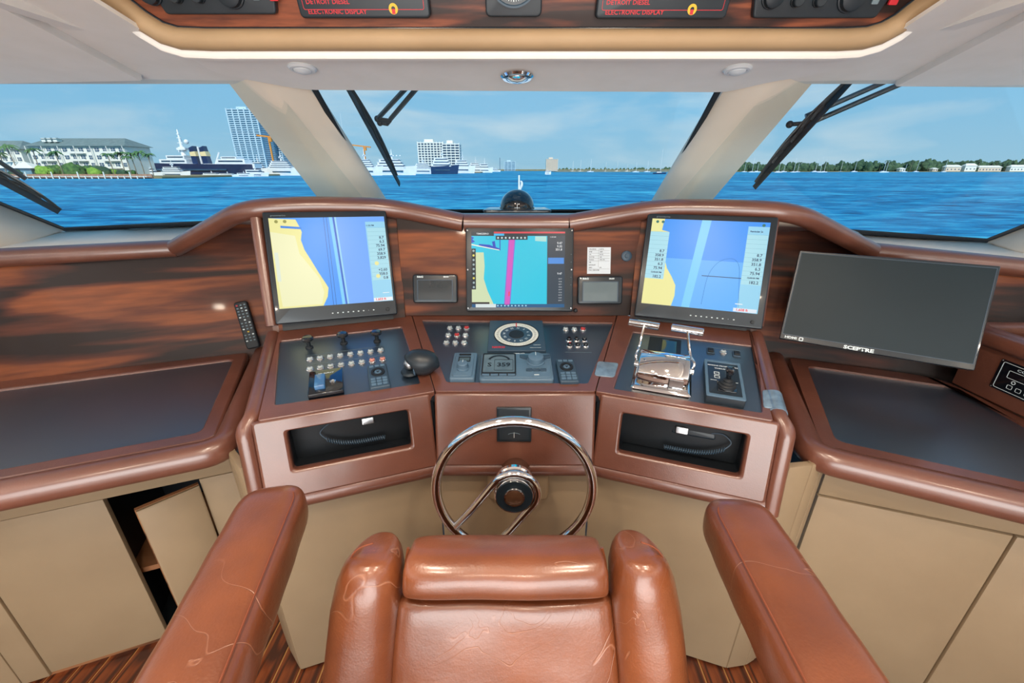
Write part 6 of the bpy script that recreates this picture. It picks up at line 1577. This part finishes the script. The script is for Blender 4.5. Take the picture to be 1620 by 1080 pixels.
# --- sailboats
def sail(px, pyw, L, mh, label, hm='hull', two=False):
    r = ray(810, pyw); yy = -4.5 * r.y / r.z; x_ = wp(px, yy)
    t_ = thing('sailboat', label, 'boat', (x_, yy, WZ), 'sailboats at anchor')
    obj('hull', hull_bm(L, L * .28, L * .10), XM[hm], t_)
    obj('cabin', deck_bm(-L * .25, L * .18, L * .18, L * .10, L * .17), XM['hull'], t_)
    obj('mast', cyl(B(), (L * .05, 0), max(.10, yy * .00032), L * .1, mh, 6, r1=max(.08, yy * .0002)), XM['hull'], t_)
    obj('boom', box(B(), (-L * .14, 0, L * .24), (L * .38, .3, L * .04)), XM['navy'], t_)
    if two: obj('mast', cyl(B(), (-L * .35, 0), max(.10, yy * .0003), L * .1, mh * .7, 6), XM['hull'], t_)
sail(1044, 275.2, 13, 24, 'dark hulled sailboat with tall mast near the right mullion', 'navy')
sail(549, 276, 16, 52, 'sailing yacht whose tall bare masts rise at the left mullion', two=True)
rnd = random.Random(5)
spots = [(906, 271.5), (918, 271.6), (934, 272), (958, 271.7), (976, 271.5), (992, 271.8), (1006, 272.4), (1024, 272.1), (1178, 272.1), (1190, 272.6), (1198, 272.4), (1232, 273), (1240, 272.2), (1256, 272.7), (1262, 272.3), (1290, 272.2), (1298, 272.8), (1304, 272.6), (1330, 271.8), (1352, 272.1), (1398, 272.9), (1402, 272.6), (1432, 272.2), (1450, 272.0), (1494, 272.2)]
for i, (px, pw_) in enumerate(spots):
    sail(px, pw_, rnd.uniform(9, 13), rnd.uniform(13, 24), f'white sailboat at anchor, {orw(i)} from the left along the far shore')
# --- tree line on the right and far middle
src = []
for s_ in range(4): src.append(obj('tree', blob(40 + s_, 6.0, (1.0, .8, 1.15), n=4, disp=.5), XM['leaf2'], None, V((0, 0, -500)), sharp=180))
n_ = 0
def far_tree(px, yy, hpx, k=None):
    global n_
    s = src[n_ % 4]; o = s if n_ < 4 else s.copy()
    if n_ >= 4: C.objects.link(o)
    o.location = (wp(px, yy), yy, WZ + .6); h_ = hpx / 660 * yy * 1.17; q = h_ / 10.0
    o.scale = (q * 1.15, q, q); o.rotation_euler = (0, 0, rnd.uniform(0, 6)); n_ += 1
    tag(o, 'dark green broad tree in the line along the far right shore' if px > 1100 else 'dark green tree on the far middle shore', 'tree', 'trees on the far right shore' if px > 1100 else 'trees on the far middle shore')
px = 1150
while px < 1800:
    far_tree(px + rnd.uniform(-2, 2), 905 + rnd.uniform(0, 30), rnd.uniform(6.5, 10.5) + (2 if px > 1330 else 0)); px += 6.5
px = 885
while px < 1100:
    far_tree(px, 1520, rnd.uniform(2.2, 4)); px += 6
palm0 = None
for i, px in enumerate((1264, 1340, 1392, 1402, 1440, 1468, 1510, 1524, 1545, 1568, 1574, 1590, 1604, 1616)):
    yy = 896
    if palm0 is None:
        bt, bf = palm(77, 16); palm0 = thing('palm_tree', 'tall palm standing above the far right tree line', 'tree', (0, 0, 0), 'palms on the far right shore')
        obj('trunk', bt, XM['trunk'], palm0); obj('fronds', bf, XM['leaf2'], palm0, kind='stuff'); o = palm0
    else: o = copy_tree(palm0)
    o['label'] = f'tall palm above the far right trees, {orw(i)} from the left'
    o.location = (wp(px, yy), yy, WZ + 1); k = rnd.uniform(.85, 1.25); o.scale = (k * 1.3, k, k); o.rotation_euler = (0, 0, rnd.uniform(0, 6))
for i, (a, b, t0, col_) in enumerate(((1496, 1520, 262, 'beige'), (1526, 1544, 260, 'wall'), (1548, 1584, 263, 'beige'), (1598, 1624, 262, 'wall'), (1424, 1432, 266, 'wall'), (1476, 1484, 266, 'beige'))):
    yy = 888; x0, x1 = wp(a, yy), wp(b, yy); zz = zt(t0, yy)
    t_ = thing('waterfront_house', f'{"cream" if col_ == "beige" else "white"} waterfront house, {ordn[i]} of those among the trees on the far right shore', 'house', ((x0 + x1) / 2, yy, WZ + 1))
    w_ = x1 - x0; h_ = zz - WZ - 1
    obj('wall', box(B(), (0, 4, h_ * .4), (w_, 8, h_ * .8)), XM[col_], t_)
    obj('roof', gable(B(), -w_ / 2 - 1, w_ / 2 + 1, -1, 9, h_ * .8, h_ * 1.15, min(4, w_ * .3)), XM['wall'], t_, sharp=5)
    for c in range(max(2, int(w_ / 6))): obj('window', box(B(), (-w_ / 2 + (c + .5) * w_ / max(2, int(w_ / 6)), -.1, h_ * .35), (2, .3, 2.2)), XM['pane'], t_)
# --- furled white flag on the bow staff ahead of the windscreen
yb_ = 16.0; zb = -1.05
t_ = thing('bow_staff', 'white bow staff with a furled white flag rising above the compass dome', 'flagstaff', (ony(821, 300, yb_).x, yb_, zb))
obj('staff', cyl(B(), (0, 0), .035, 0, zt(277, yb_) - zb, 10, r1=.03), M['wh'], t_)
zz = lambda py: zt(py, yb_) - zb
obj('flag', sweep(B(), bez([(.02, 0, zz(307)), (.04, 0, zz(300)), (.09, 0, zz(294)), (.10, 0, zz(289)), (.05, 0, zz(286))], 4), .11, .05, 10, scales=[.5, .6, .7, .75, .8, .85, .9, .95, 1, 1, .95, .9, .85, .8, .7, .5, .3]), M['wh'], t_)
# foredeck of our own yacht below the windscreen
o = struct('foredeck', box(B(), (0, 10.0, -1.2), (5.2, 14.0, .3)), M['wh']); o['label'] = 'white foredeck ahead of the windscreen'
